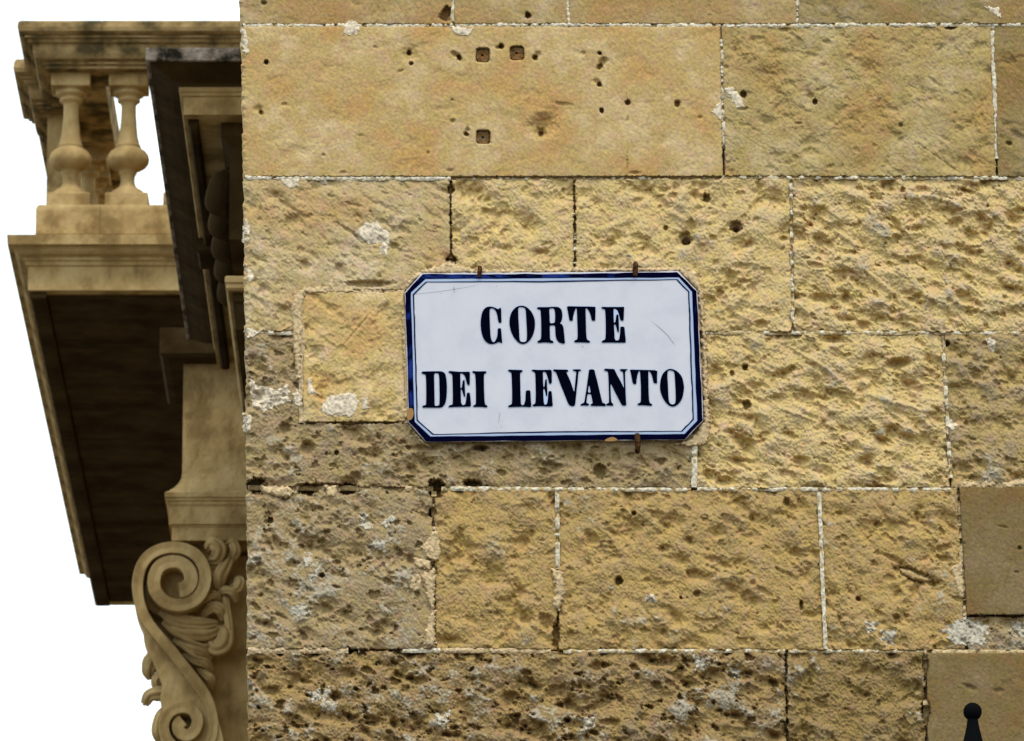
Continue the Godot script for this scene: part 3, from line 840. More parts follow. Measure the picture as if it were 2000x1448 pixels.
func build_plate() -> void:
	var o := thing("street_sign", "white glazed ceramic street name plate with blue border on the stone wall", "sign", at(1080, 700, 0.0))
	var outline := numbers("823 534 1080 532.4 1325 530 1362 568 1368 690 1374 822 1338 859.5 1100 862 831 863.5 797 825 794 700 790 572", 0, 0, 1)
	# the tile: a slab with a rounded glazed edge
	var edge := wavy(outline, 1.2, 40.0, 16.0)
	var st := begin()
	st.set_smooth_group(3)
	var mid := Vector2(1082, 697)
	var rings := []
	for r in [[0.0, -0.012], [0.0, PLATE_Z - 0.0035], [0.4, PLATE_Z - 0.0012], [1.2, PLATE_Z]]:
		var ring := []
		for p in edge:
			var q: Vector2 = p + (mid - p).normalized() * r[0]
			ring.append(at(q.x, q.y, r[1]))
		rings.append(ring)
	for k in rings.size() - 1:
		for s in edge.size():
			var e := (s + 1) % edge.size()
			quad(st, rings[k + 1][s], rings[k + 1][e], rings[k][e], rings[k][s])
			
	st.set_smooth_group(-1)
	var centre := at(mid.x, mid.y, PLATE_Z)
	for s in edge.size():
		for p in [centre, rings[-1][s], rings[-1][(s + 1) % edge.size()]]: st.add_vertex(p)
	obj("tile", done(st), m_glaze, o)
	# painted borders
	var inner := numbers("831 545 1080 543.5 1326 542 1352 570 1357 696 1362 822 1337 848 1090 850.5 841 853 810 824 806 698 802.5 572", 0, 0, 1)
	var line := numbers("832 550.5 1078 548.5 1323 545.5 1346.5 569 1351 694 1355.5 820 1333 843.5 1090 845 845 849.5 813.5 821 810 698 806 575", 0, 0, 1)
	var band_out := PackedVector2Array()
	for p in outline:
		band_out.append(p + (mid - p).normalized() * (3.0 if p.y < 540.0 else 1.3))
	var wb := 1.3
	obj("border_band", ring_mesh(wavy_pair(band_out, wb, 3.0), wavy_pair(inner, 0.9, 90.0), PLATE_Z + 0.0007, func(p: Vector2, r: float) -> Color:
		var k := smooth_step(0.05, 0.5, n_stain.get_noise_2d(p.x * 0.45, p.y * 0.45 + 900.0) * 1.3 + n_speck.get_noise_2d(p.x * 0.5, p.y * 2.0) * 0.3 + (0.25 if p.y < 548.0 and p.x < 1200.0 else (-0.05 if p.x < 812.0 and p.y < 790.0 else -0.6))) * sin(PI * clampf(r, 0.0, 1.0))
		return Color(0.002, 0.0025, 0.014).lerp(Color(0.012, 0.028, 0.19), k)), m_paint, o)
	obj("border_wash", ring_mesh(wavy_pair(inner, 0.9, 90.0), wavy_pair(line, 0.9, 20.0), PLATE_Z + 0.0004, func(p: Vector2, r: float) -> Color:
		return Color(0.20, 0.29, 0.52).lerp(Color(0.38, 0.43, 0.55), sin(PI * r))), m_paint, o)
	var l0 := wavy_pair(line, 0.9, 20.0)
	var l1 := PackedVector2Array()
	for p in l0:
		l1.append(p + (mid - p).normalized() * (2.7 + 0.8 * n_edge.get_noise_2d(p.x, p.y)))
	obj("border_line", ring_mesh(l0, l1, PLATE_Z + 0.0008, func(_p: Vector2, _r: float) -> Color: return Color(0.006, 0.009, 0.04)), m_paint, o)
	# lettering, traced by hand so that the brush's quirks stay
	var ink := flat(Color(0.0012, 0.0014, 0.006), 0.3)
	ink.metallic_specular = 0.03
	var halo := flat(Color(0.36, 0.44, 0.64), 0.25)
	var E := "762 225 770 185 850 188 1000 205 1180 205 1270 200 1285 225 1285 350 1280 520 1255 540 1220 515 1200 450 1175 350 1145 285 1100 250 1050 240 1052 400 1055 605 1085 600 1098 500 1110 430 1130 402 1155 410 1160 480 1162 600 1170 740 1172 800 1155 825 1130 800 1105 700 1085 640 1060 635 1065 800 1072 1010 1165 1020 1190 900 1200 780 1215 720 1250 710 1280 720 1290 780 1305 920 1315 1058 1200 1060 1000 1065 850 1068 765 1078 765 1040 800 1018 850 1010 865 970 865 700 860 450 855 310 840 260 800 240"
	var letters := [
		[930, 585, "560 215 585 205 612 210 615 400 620 550 605 572 578 577 548 560 535 520 520 420 500 330 470 270 430 230 375 212 340 230 328 280 330 420 338 600 345 800 355 920 380 1010 415 1045 440 1045 480 990 510 920 522 830 527 720 545 703 595 703 610 725 618 830 630 980 638 1045 630 1065 600 1062 560 1042 520 1050 470 1080 375 1097 300 1080 230 1030 180 960 140 860 115 720 105 590 115 460 140 330 180 250 230 200 285 178 340 173 410 182 470 205 530 235 555 232", ""],
		[930, 585, "1100 150 1180 160 1260 205 1330 275 1390 370 1430 480 1440 600 1430 720 1400 840 1350 950 1285 1030 1210 1080 1140 1097 1060 1075 980 1010 900 900 850 790 815 650 810 520 830 390 880 280 950 205 1020 163", "1030 215 1050 192 1100 187 1160 195 1195 225 1212 290 1222 480 1235 700 1240 900 1232 1000 1200 1035 1150 1042 1095 1035 1065 1000 1055 900 1050 740 1038 550 1030 400 1028 280"],
		[930, 585, "1490 205 1510 185 1700 188 1880 178 1950 178 2005 185 2055 215 2090 270 2107 360 2105 450 2085 530 2045 590 2085 600 2120 640 2137 720 2150 850 2165 1000 2175 1072 2125 1083 2065 1070 2015 1045 1965 980 1940 900 1932 800 1928 690 1920 640 1860 632 1800 638 1800 760 1805 900 1810 985 1840 1000 1880 1020 1890 1045 1875 1070 1800 1062 1690 1050 1600 1058 1510 1062 1490 1040 1510 1010 1560 990 1582 950 1588 800 1585 500 1575 330 1570 270 1550 250 1510 240 1490 225", "1785 225 1880 212 1910 240 1925 330 1928 480 1920 555 1890 580 1800 585 1795 450 1790 320"],
		[1080, 585, "340 185 360 168 400 165 600 172 1035 175 1040 200 1040 350 1035 510 1015 525 960 522 940 490 925 420 905 340 870 270 830 225 800 212 802 400 808 650 815 850 825 960 850 995 895 1010 910 1035 890 1060 800 1057 650 1050 525 1053 520 1020 545 992 585 985 600 940 603 800 595 600 588 400 580 215 555 225 530 290 505 370 490 440 487 520 440 527 405 518 390 450 375 370 362 290", ""],
		[1080, 585, "1182 205 1200 178 1300 185 1470 182 1600 185 1730 178 1742 200 1735 330 1728 505 1705 525 1660 520 1635 470 1620 400 1595 310 1570 260 1530 235 1480 225 1483 400 1490 570 1520 565 1535 480 1545 390 1560 368 1590 368 1603 400 1610 560 1615 720 1612 790 1590 802 1570 780 1550 690 1530 620 1500 608 1493 640 1500 800 1510 1000 1605 1003 1630 920 1640 800 1645 690 1660 662 1735 668 1750 700 1760 820 1775 960 1783 1055 1700 1060 1500 1057 1350 1055 1195 1058 1190 1030 1220 1000 1270 985 1285 940 1290 700 1285 450 1275 290 1270 250 1240 238 1195 222", ""],
		[815, 710, "100 235 115 200 200 195 400 192 560 190 640 210 685 260 705 350 720 460 725 600 720 740 712 850 690 960 650 1030 590 1085 400 1085 200 1083 125 1085 125 1040 150 1025 200 1020 215 980 218 700 212 420 205 310 190 270 130 258", "410 240 500 237 525 270 535 370 540 600 545 800 540 950 530 1025 480 1035 425 1042 422 900 417 600 412 400"],
		[815, 710, E, ""],
		[815, 710, "1342 215 1355 185 1400 190 1530 195 1670 188 1688 210 1680 240 1640 255 1628 290 1628 500 1635 750 1645 950 1660 1005 1705 1030 1715 1060 1690 1080 1560 1065 1400 1065 1355 1058 1370 1025 1415 1010 1430 980 1430 700 1425 450 1412 270 1385 240 1355 235", ""],
		[980, 710, "150 175 170 150 250 155 400 158 490 160 515 180 495 210 460 225 448 270 452 450 458 700 465 900 470 1015 535 1020 565 950 580 850 583 700 595 665 640 655 690 660 702 700 708 820 715 960 725 1040 700 1075 600 1062 400 1062 180 1075 155 1060 165 1025 230 1005 250 970 252 700 245 450 238 280 228 230 200 210 160 190", ""],
		[980, 710, "728 170 745 150 850 158 1000 160 1180 153 1215 165 1225 230 1225 400 1222 480 1180 508 1150 480 1135 400 1110 310 1085 240 1060 208 1005 203 1008 350 1015 575 1040 575 1052 480 1062 400 1078 382 1100 392 1105 480 1112 640 1115 780 1105 805 1082 800 1070 740 1052 660 1040 622 1015 625 1018 800 1030 1005 1100 1005 1120 920 1130 800 1138 700 1155 675 1205 675 1220 700 1230 820 1240 950 1250 1020 1230 1050 1150 1055 950 1045 755 1053 750 1015 790 995 820 975 828 850 828 600 822 400 818 260 800 215 745 190", ""],
		[980, 710, "1250 165 1275 143 1400 152 1600 150 1625 170 1620 200 1580 210 1600 270 1660 390 1720 560 1770 712 1780 600 1795 450 1810 300 1818 215 1790 190 1745 183 1735 155 1750 145 1920 145 1940 160 1925 185 1880 195 1870 260 1855 450 1835 600 1815 800 1800 950 1790 1020 1750 1050 1690 1042 1640 1015 1610 960 1560 830 1500 680 1430 510 1370 340 1325 220 1270 190", ""],
		[1070, 710, "1000 190 1010 155 1060 143 1120 147 1145 180 1160 260 1200 400 1240 570 1280 740 1320 910 1340 965 1395 980 1415 1010 1410 1050 1300 1040 1150 1045 1050 1040 1042 1010 1070 985 1095 975 1090 930 1070 830 1055 750 970 750 960 820 945 940 950 970 1000 985 1010 1010 985 1035 900 1030 810 1035 795 1015 820 985 870 970 895 930 915 800 945 610 970 420 990 280", "1008 525 1025 600 1050 715 980 712 990 620"],
		[1070, 710, "1375 150 1400 125 1480 132 1620 135 1645 180 1700 300 1770 420 1830 540 1860 605 1855 500 1845 380 1840 250 1825 200 1780 190 1755 160 1770 138 1940 138 1945 155 1900 185 1888 230 1890 400 1898 600 1905 800 1915 950 1920 1020 1880 1035 1830 1035 1795 1000 1760 930 1690 800 1610 640 1535 485 1532 600 1540 800 1550 950 1590 985 1605 1020 1590 1040 1500 1030 1430 1032 1420 1005 1450 980 1490 965 1495 900 1490 700 1485 480 1475 280 1465 205 1430 190 1380 175", ""],
		[1190, 710, "505 165 525 150 700 155 900 160 1175 165 1172 250 1168 380 1175 485 1140 490 1090 485 1070 430 1050 330 1020 245 985 200 955 190 958 400 962 650 970 850 985 965 1030 985 1052 1010 1035 1040 960 1035 850 1025 700 1025 690 1000 710 970 755 965 770 920 775 750 770 500 758 330 748 185 725 195 700 250 680 330 668 420 660 500 620 515 575 490 555 400 540 310 525 240", ""],
		[1190, 710, "1490 130 1570 145 1660 190 1730 260 1785 350 1815 470 1830 590 1815 730 1785 850 1730 950 1650 1030 1560 1063 1480 1045 1400 980 1330 890 1270 760 1240 640 1238 520 1255 390 1290 280 1350 200 1420 148", "1425 200 1450 172 1500 167 1560 185 1590 230 1600 330 1610 500 1620 700 1625 880 1610 970 1580 1000 1530 1003 1480 975 1455 910 1445 780 1438 600 1430 450 1422 300"],
	]
	for l in letters:
		var outer := softened(numbers(l[2], l[0], l[1], 12.5))
		var hole := softened(numbers(l[3], l[0], l[1], 12.5))
		var m := obj("letter", flat_shape(with_hole(outer, hole), PLATE_Z + 0.0012), ink, o)
		var wide := Geometry2D.offset_polygon(outer, 1.1, Geometry2D.JOIN_ROUND)
		var small := PackedVector2Array()
		if not hole.is_empty():
			var got := Geometry2D.offset_polygon(hole, -1.1, Geometry2D.JOIN_ROUND)
			if got.size() > 0:
				small = got[0]
		if wide.size() > 0:
			obj("ink_bleed", flat_shape(with_hole(wide[0], small), PLATE_Z + 0.0006), halo, m)
	# chips that show the fired clay
	var clay := flat(Color(0.27, 0.135, 0.035), 0.8)
	for t in ["794 804 799 797 806 798 808.5 806 806 817 800 822 794.5 818", "1180 860 1188 856 1196 853.5 1203 856 1207 859.5 1200 862 1184 862.5"]:
		obj("chip", flat_shape([softened(numbers(t, 0, 0, 1))], PLATE_Z + 0.0016), clay, o)
	# fine scratches and pinholes in the glaze
	var dark := flat(Color(0.24, 0.23, 0.24), 0.5)
	for t in ["812 574.4 860 569 920 559.5 935 555.8 920 560 860 569.6 812 574.9", "1268 624 1290 641 1305 655 1318 673 1317.3 673.3 1304 655.6 1289 641.6", "886 560 887.2 560 887.3 572 886.2 572", "976 806 977 806 974 826 973.4 826"]:
		obj("scratch", flat_shape([numbers(t, 0, 0, 1)], PLATE_Z + 0.0005), dark, o)
	var dots := begin()
	for p in [[970, 559, 0.9], [886, 565, 1.2], [862, 573, 1.0], [1031, 571, 0.7], [1138, 677, 1.1], [1034, 683, 0.8], [884, 638, 0.7], [1137, 828, 0.9], [1154, 806, 0.7], [830, 827, 0.8], [980, 834, 0.9], [1285, 585, 0.7], [1125, 837, 0.7]]:
		var c := at(p[0], p[1], PLATE_Z + 0.0005)
		for k in 7:
			var a := TAU * k / 7.0
			var b := TAU * (k + 1) / 7.0
			var r: float = p[2] * 0.001
			for q in [c, c + Vector3(cos(b), sin(b), 0) * r, c + Vector3(cos(a), sin(a), 0) * r]: dots.add_vertex(q)
	var pin := obj("pinhole_specks", done(dots), dark, o)
	pin.set_meta("kind", "stuff")
	# the three iron clips that hold it
	for k in [[937.0, 526.0, 546.0, "rusty iron clip over the plate's top edge above the letter C", 3.4], [1241.0, 519.0, 544.0, "rusty iron clip over the plate's top edge above the last letter E", 3.8], [1245.0, 881.0, 852.0, "rusty iron clip hooked up over the plate's bottom edge", 4.2]]:
		var a := at(k[0], k[1], 0.0)
		var b := at(k[0], k[2], 0.0)
		var d := signf(b.y - a.y)
		var c := thing("iron_clip", k[3], "clip", a, "iron clips that hold the street sign")
		var s := begin()
		var r: float = k[4] * 0.001
		tube(s, [Vector3(a.x, a.y - d * 0.002, -0.04), Vector3(a.x, a.y - d * 0.001, 0.004), Vector3(a.x, a.y, 0.012)], [r * 1.2, r * 1.2, r * 1.25], 1.0, 9)
		obj("nail_shank", done(s), m_rust, c)
		s = begin()
		tube(s, [Vector3(a.x, a.y - d * 0.001, 0.012), Vector3(a.x + 0.0006, a.y + d * 0.004, 0.0185), Vector3(a.x, lerpf(a.y, b.y, 0.55), 0.0195), Vector3(a.x - 0.0008, b.y, 0.0165)], [r * 0.9, r * 1.25, r * 1.45, r * 1.1], 0.7, 9)
		obj("bent_tongue", done(s), m_rust, c)


func wavy_pair(p: PackedVector2Array, amount: float, sd: float) -> PackedVector2Array:
	# the same number of points for every outline: 12 to a side
	var out := PackedVector2Array()
	for k in p.size():
		var a := p[k]
		var b := p[(k + 1) % p.size()]
		var nrm := (b - a).normalized().orthogonal()
		for s in 14:
			var q := a.lerp(b, s / 14.0)
			out.append(q + nrm * amount * n_warp.get_noise_2d(q.x * 0.8 + sd, q.y * 0.8) * (0.3 if s == 0 else 1.0))
	return out


# ---------------------------------------------------------------- the house down the street
func profile_at(px_ref: float, z: float, list: Array) -> Array:
	# [px, py] of a moulding's near corner -> [outwards, height]
	var k := at(px_ref + 1.0, 500, z).x - at(px_ref, 500, z).x
	var out := []
	for p in list:
		var o: float = (px_ref - p[0]) * k
		out.append([o, at(p[0], p[1], z + o).y])
	return out


func build_balcony(fx: float) -> void:
	var z := DZ - 38.0
	var zf := DZ - 44.5
	var o := thing("stone_balcony", "carved limestone balcony with turned balusters on the house behind the wall", "balcony", at(200, 460, z))
	var ref := 85.0
	var x0 := at(ref, 300, z).x
	var k := at(ref + 1, 300, z).x - x0
	var xi := at(199, 165, z).x                                        # inner face of the front rail
	var rail := profile_at(ref, z, [[37, 40], [33, 43], [32, 52], [34, 60], [41, 66], [46, 68], [46, 73], [51, 75], [53, 82], [60, 86], [61, 92], [62, 104], [66, 114], [74, 119], [77, 120], [77, 125], [84, 128], [84, 134]])
	var st := begin()
	moulded(st, x0, xi, z, zf, rail, [1, 0, 1, 1])
	obj("hand_rail", done(st), m_rail, o)
	st = begin()
	moulded(st, xi + 0.002, fx, z, z - (xi - x0), rail, [0, 0, 1, 1])
	obj("hand_rail", done(st), m_rail, o)
	# plinth under the balusters
	var plinth := profile_at(ref, z, [[77, 400], [73, 405], [72, 410], [72, 457]])
	st = begin()
	moulded(st, x0, xi, z, zf, plinth, [1, 0, 1, 1])
	obj("plinth_course", done(st), m_far, o)
	st = begin()
	moulded(st, xi + 0.002, fx, z, z - (xi - x0), plinth, [0, 0, 1, 1])
	obj("plinth_course", done(st), m_far, o)
	# slab with its cornice
	var slab := profile_at(ref, z, [[20, 458], [20, 461], [21, 477], [31, 480], [34, 484], [36, 490], [41, 496], [48, 500], [51, 502], [51, 508], [55, 511], [56, 518], [60, 521], [60, 567]])
	st = begin()
	moulded(st, x0, fx, z, zf, slab, [1, 0, 1, 1])
	obj("balcony_cornice", done(st), m_far, o)
	# paving slabs seen from below, with the border that frames them
	var yb: float = slab[-1][1]
	var xs := at(92, 570, z).x
	var count := 7
	var za := z - 0.02
	for s in count:
		var zb := za - (z - zf - 0.1) / count
		st = begin()
		var drop := 0.012 + rng.randf() * 0.012
		box(st, Vector3(xs, yb - drop, zb + 0.012), Vector3(fx - 0.01, yb + 0.03, za), 0.006)
		obj("soffit_slab", done(st), m_shaded_grime, o)
		za = zb
	st = begin()
	box(st, Vector3(x0 - slab[-1][0] + 0.012, yb - 0.035, zf + 0.05), Vector3(xs - 0.003, yb + 0.02, z + slab[-1][0] - 0.03), 0.006)
	obj("soffit_border", done(st), m_shaded_grime, o)
	# piers of the front row
	for d in [0.72, 3.5, 6.05]:
		var zp: float = z - d
		st = begin()
		var cap := []
		for p in rail: cap.append([p[0] + 0.062, p[1] - 0.008])
		cap[0][1] += 0.014
		moulded(st, x0, at(150, 300, zp).x, zp, zp - 0.42, cap, [1, 0, 1, 1])
		obj("pier_cap", done(st), m_rail, o)
		st = begin()
		box(st, Vector3(x0 - 0.03, plinth[0][1] - 0.01, zp - 0.40), Vector3(at(150, 300, zp).x, rail[-1][1] + 0.01, zp - 0.02), 0.008)
		obj("pier", done(st), m_far, o)
	# balusters: cap block, turned shaft, foot block
	var zc := z - 0.16
	var spots := []
	for n in 6:
		spots.append(Vector3(at(137.0 + 113.0 * n, 300, zc).x, 0, zc))
	for d in [1.45, 1.75, 2.05, 2.35, 2.65, 2.95, 3.25, 4.2, 4.5, 4.8, 5.1, 5.4, 5.7]:
		spots.append(Vector3((x0 + xi) * 0.5, 0, z - d))
	var y_top: float = rail[-1][1]
	var y_foot: float = plinth[0][1]
	var first: Node3D = null
	for p in spots:
		if first == null:
			first = Node3D.new()
			first.name = "baluster"
			o.add_child(first, true)
			first.position = Vector3(p.x, y_foot, p.z) - o.position
			var hh := y_top - y_foot
			var yk := hh / (400.0 - 135.0)
			var prof := []
			for q in [[33, 574], [33, 582], [29, 586], [29, 592], [31, 604], [29, 616], [24, 624], [21, 634], [21, 640], [23, 648], [22, 658], [18, 666], [15, 680], [14.5, 700], [15, 760], [16.5, 830], [18.5, 900], [22, 950], [25, 972], [25.5, 980], [24, 984], [28, 994], [35, 1010], [40, 1034], [42, 1062], [41, 1086], [36, 1112], [28, 1130], [20, 1142], [17, 1152], [18, 1160], [16, 1168], [14, 1184], [13.5, 1214], [15, 1240], [19, 1262], [25, 1276], [31, 1290], [36, 1318], [38, 1332]]:
				prof.append([q[0] * k, hh - (q[1] / 3.62 - 135.0) * yk])
			var b := begin()
			lathe(b, Vector3(p.x, y_foot, p.z), prof, 32)
			obj("turned_shaft", done(b), m_far, first)
			b = begin()
			box(b, Vector3(p.x - 38 * k, y_foot + hh * 0.905, p.z - 38 * k), Vector3(p.x + 38 * k, y_foot + hh + 0.004, p.z + 38 * k), 0.004)
			obj("cap_block", done(b), m_far, first)
			b = begin()
			box(b, Vector3(p.x - 42 * k, y_foot - 0.004, p.z - 42 * k), Vector3(p.x + 42 * k, y_foot + hh * 0.122, p.z + 42 * k), 0.006)
			obj("foot_block", done(b), m_far, first)
		else:
			var c: Node3D = first.duplicate()
			c.name = "baluster"
			o.add_child(c, true)
			c.position = Vector3(p.x, y_foot, p.z) - o.position


func leaf(st: SurfaceTool, pts: Array, z: float, radii: Array, deep := 0.7, rise := 0.0) -> void:
	# a carved lobe, its ridge given in photo pixels on the plane z
	var path := []
	var k := at(401, 1200, z).x - at(400, 1200, z).x
	for i in pts.size():
		path.append(at(pts[i][0], pts[i][1], z) + Vector3(0, 0, rise * sin(PI * i / maxf(1.0, pts.size() - 1))))
	var rr := []
	for r in radii: rr.append(r * k)
	tube(st, path, rr, deep, 30, true, 0.34)


func build_hood(fx: float) -> void:
	var z := DZ - 26.0
	var zf := DZ - 29.3
	var o := thing("window_hood", "dark projecting stone cornice with lichened edge in front of the balcony", "cornice", at(400, 230, z))
	var ref := 359.0
	var x0 := at(ref, 200, z).x
	var p := profile_at(ref, z, [[287, 93], [286, 96], [286, 117], [288, 119]])
	var st := begin()
	moulded(st, x0, fx, z, zf, p, [1, 0, 1, 1])
	obj("cornice_edge", done(st), m_lichen, o)
	p = profile_at(ref, z, [[292, 117], [294, 122], [302, 128], [316, 140], [332, 152], [345, 160], [349, 164], [349, 170]])
	st = begin()
	moulded(st, x0, fx, z, zf, p, [1, 0, 1, 1])
	obj("cornice_cove", done(st), m_shaded_grime, o)
	p = profile_at(ref, z, [[350, 169], [349, 173], [351, 179], [354, 181], [354, 187], [358, 190], [358, 224]])
	st = begin()
	moulded(st, x0, fx, z, zf, p, [1, 0, 1, 1])
	obj("bed_moulding", done(st), m_far, o)
	var yb: float = p[-1][1]
	# coffer under the cornice: border strips and a sunk panel, then the frieze with hanging leaves
	st = begin()
	box(st, Vector3(at(366, 230, z).x, yb - 0.03, zf + 0.1), Vector3(at(386, 230, z).x, yb + 0.01, z - 0.05), 0.008)
	obj("soffit_strip", done(st), m_shaded_grime, o)
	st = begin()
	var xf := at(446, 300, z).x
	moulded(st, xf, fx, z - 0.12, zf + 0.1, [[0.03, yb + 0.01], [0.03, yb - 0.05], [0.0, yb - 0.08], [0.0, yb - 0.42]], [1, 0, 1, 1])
	obj("frieze", done(st), m_shaded_grime, o)
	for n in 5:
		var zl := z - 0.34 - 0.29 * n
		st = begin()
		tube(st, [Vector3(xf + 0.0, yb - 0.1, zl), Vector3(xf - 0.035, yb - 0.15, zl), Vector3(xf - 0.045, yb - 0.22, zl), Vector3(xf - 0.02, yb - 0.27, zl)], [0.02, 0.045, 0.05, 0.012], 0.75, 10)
		obj("hanging_leaf", done(st), m_shaded_grime, o)
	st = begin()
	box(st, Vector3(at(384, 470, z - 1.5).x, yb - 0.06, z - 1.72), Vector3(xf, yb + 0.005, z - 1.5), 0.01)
	obj("cross_strip", done(st), m_shaded_grime, o)


func build_ledge(fx: float) -> void:
	var z := DZ - 22.0
	var o := thing("stone_ledge", "small moulded stone ledge poking out beside the wall's corner", "ledge", at(470, 555, z))
	var x0 := at(446, 560, z).x
	var st := begin()
	moulded(st, x0, fx, z, DZ - 23.9, profile_at(446, z, [[441, 539], [439, 542], [439, 551], [442, 555], [442, 559], [441, 562], [444, 566], [446, 568]]), [1, 0, 1, 1])
	obj("ledge_moulding", done(st), m_far, o)
	st = begin()
	moulded(st, x0 + 0.012, fx, z - 0.02, DZ - 23.8, profile_at(446, z, [[446, 567], [446, 585], [452, 590], [452, 640]]), [1, 0, 1, 1])
	obj("ledge_frieze", done(st), m_shaded_grime, o)


func build_pilaster(fx: float) -> void:
	var z := DZ - 29.7
	var o := thing("stone_pilaster", "pale stone pilaster with flared moulded base standing on the scroll bracket", "pilaster", at(415, 1040, z))
	var x0 := at(357, 800, z).x
	var st := begin()
	moulded(st, x0, fx, z, z - 0.55, profile_at(357, z, [[312, 640], [312, 690], [318, 698], [330, 704], [345, 708]]), [1, 0, 1, 1])
	obj("cap_block", done(st), m_shaded_grime, o)
	st = begin()
	moulded(st, x0, fx, z, z - 0.5, profile_at(357, z, [[357, 700], [357, 925], [355, 936], [350, 945], [342, 953], [332, 959], [325, 962], [325, 971]]), [1, 0, 1, 1])
	obj("shaft", done(st), m_far, o)
	st = begin()
	moulded(st, x0, fx, z, z - 0.5, profile_at(357, z, [[327, 970], [328, 974], [327, 977], [330, 980], [330, 985], [332, 988], [333, 991], [333, 1024]]), [1, 0, 1, 1])
	obj("base_moulding", done(st), m_far, o)
	st = begin()
	moulded(st, x0, fx, z, z - 0.5, profile_at(357, z, [[337, 1023], [337, 1029], [339, 1030], [339, 1056]]), [1, 0, 1, 1])
	obj("plinth", done(st), m_far, o)


func band(st: SurfaceTool, pts: Array, half: Array, z0: float, z1: float) -> void:
	# a flat raised band along a curve (enlargement of the survey: 3.384, origin 200, 1020)
	var path := []
	for p in pts: path.append(Vector3(200.0 + p[0] / 3.384, 1020.0 + p[1] / 3.384, 0))
	path = spline(path, 5)
	var rows := []
	for k in path.size():
		var d: Vector3 = (path[mini(k + 1, path.size() - 1)] - path[maxi(k - 1, 0)]).normalized()
		var nrm := Vector3(d.y, -d.x, 0)
		var f := float(k) / (path.size() - 1) * (half.size() - 1)
		var i := mini(int(f), half.size() - 2)
		var w := lerpf(half[i], half[i + 1], f - i) / 3.384
		var row := []
		for s in [[-1.0, z0], [-1.0, z1 - 0.007], [-0.9, z1], [0.0, z1 - 0.004], [0.9, z1], [1.0, z1 - 0.007], [1.0, z0]]:
			var q: Vector3 = path[k] + nrm * w * s[0]
			var g := at(q.x, q.y, z1)
			row.append(Vector3(g.x, g.y, s[1]))
		rows.append(row)
	for k in rows.size() - 1:
		for s in 6:
			quad(st, rows[k][s], rows[k][s + 1], rows[k + 1][s + 1], rows[k + 1][s])
	for s in 5:
		for p in [rows[0][0], rows[0][s + 2], rows[0][s + 1]]: st.add_vertex(p)
		for p in [rows[-1][0], rows[-1][s + 1], rows[-1][s + 2]]: st.add_vertex(p)


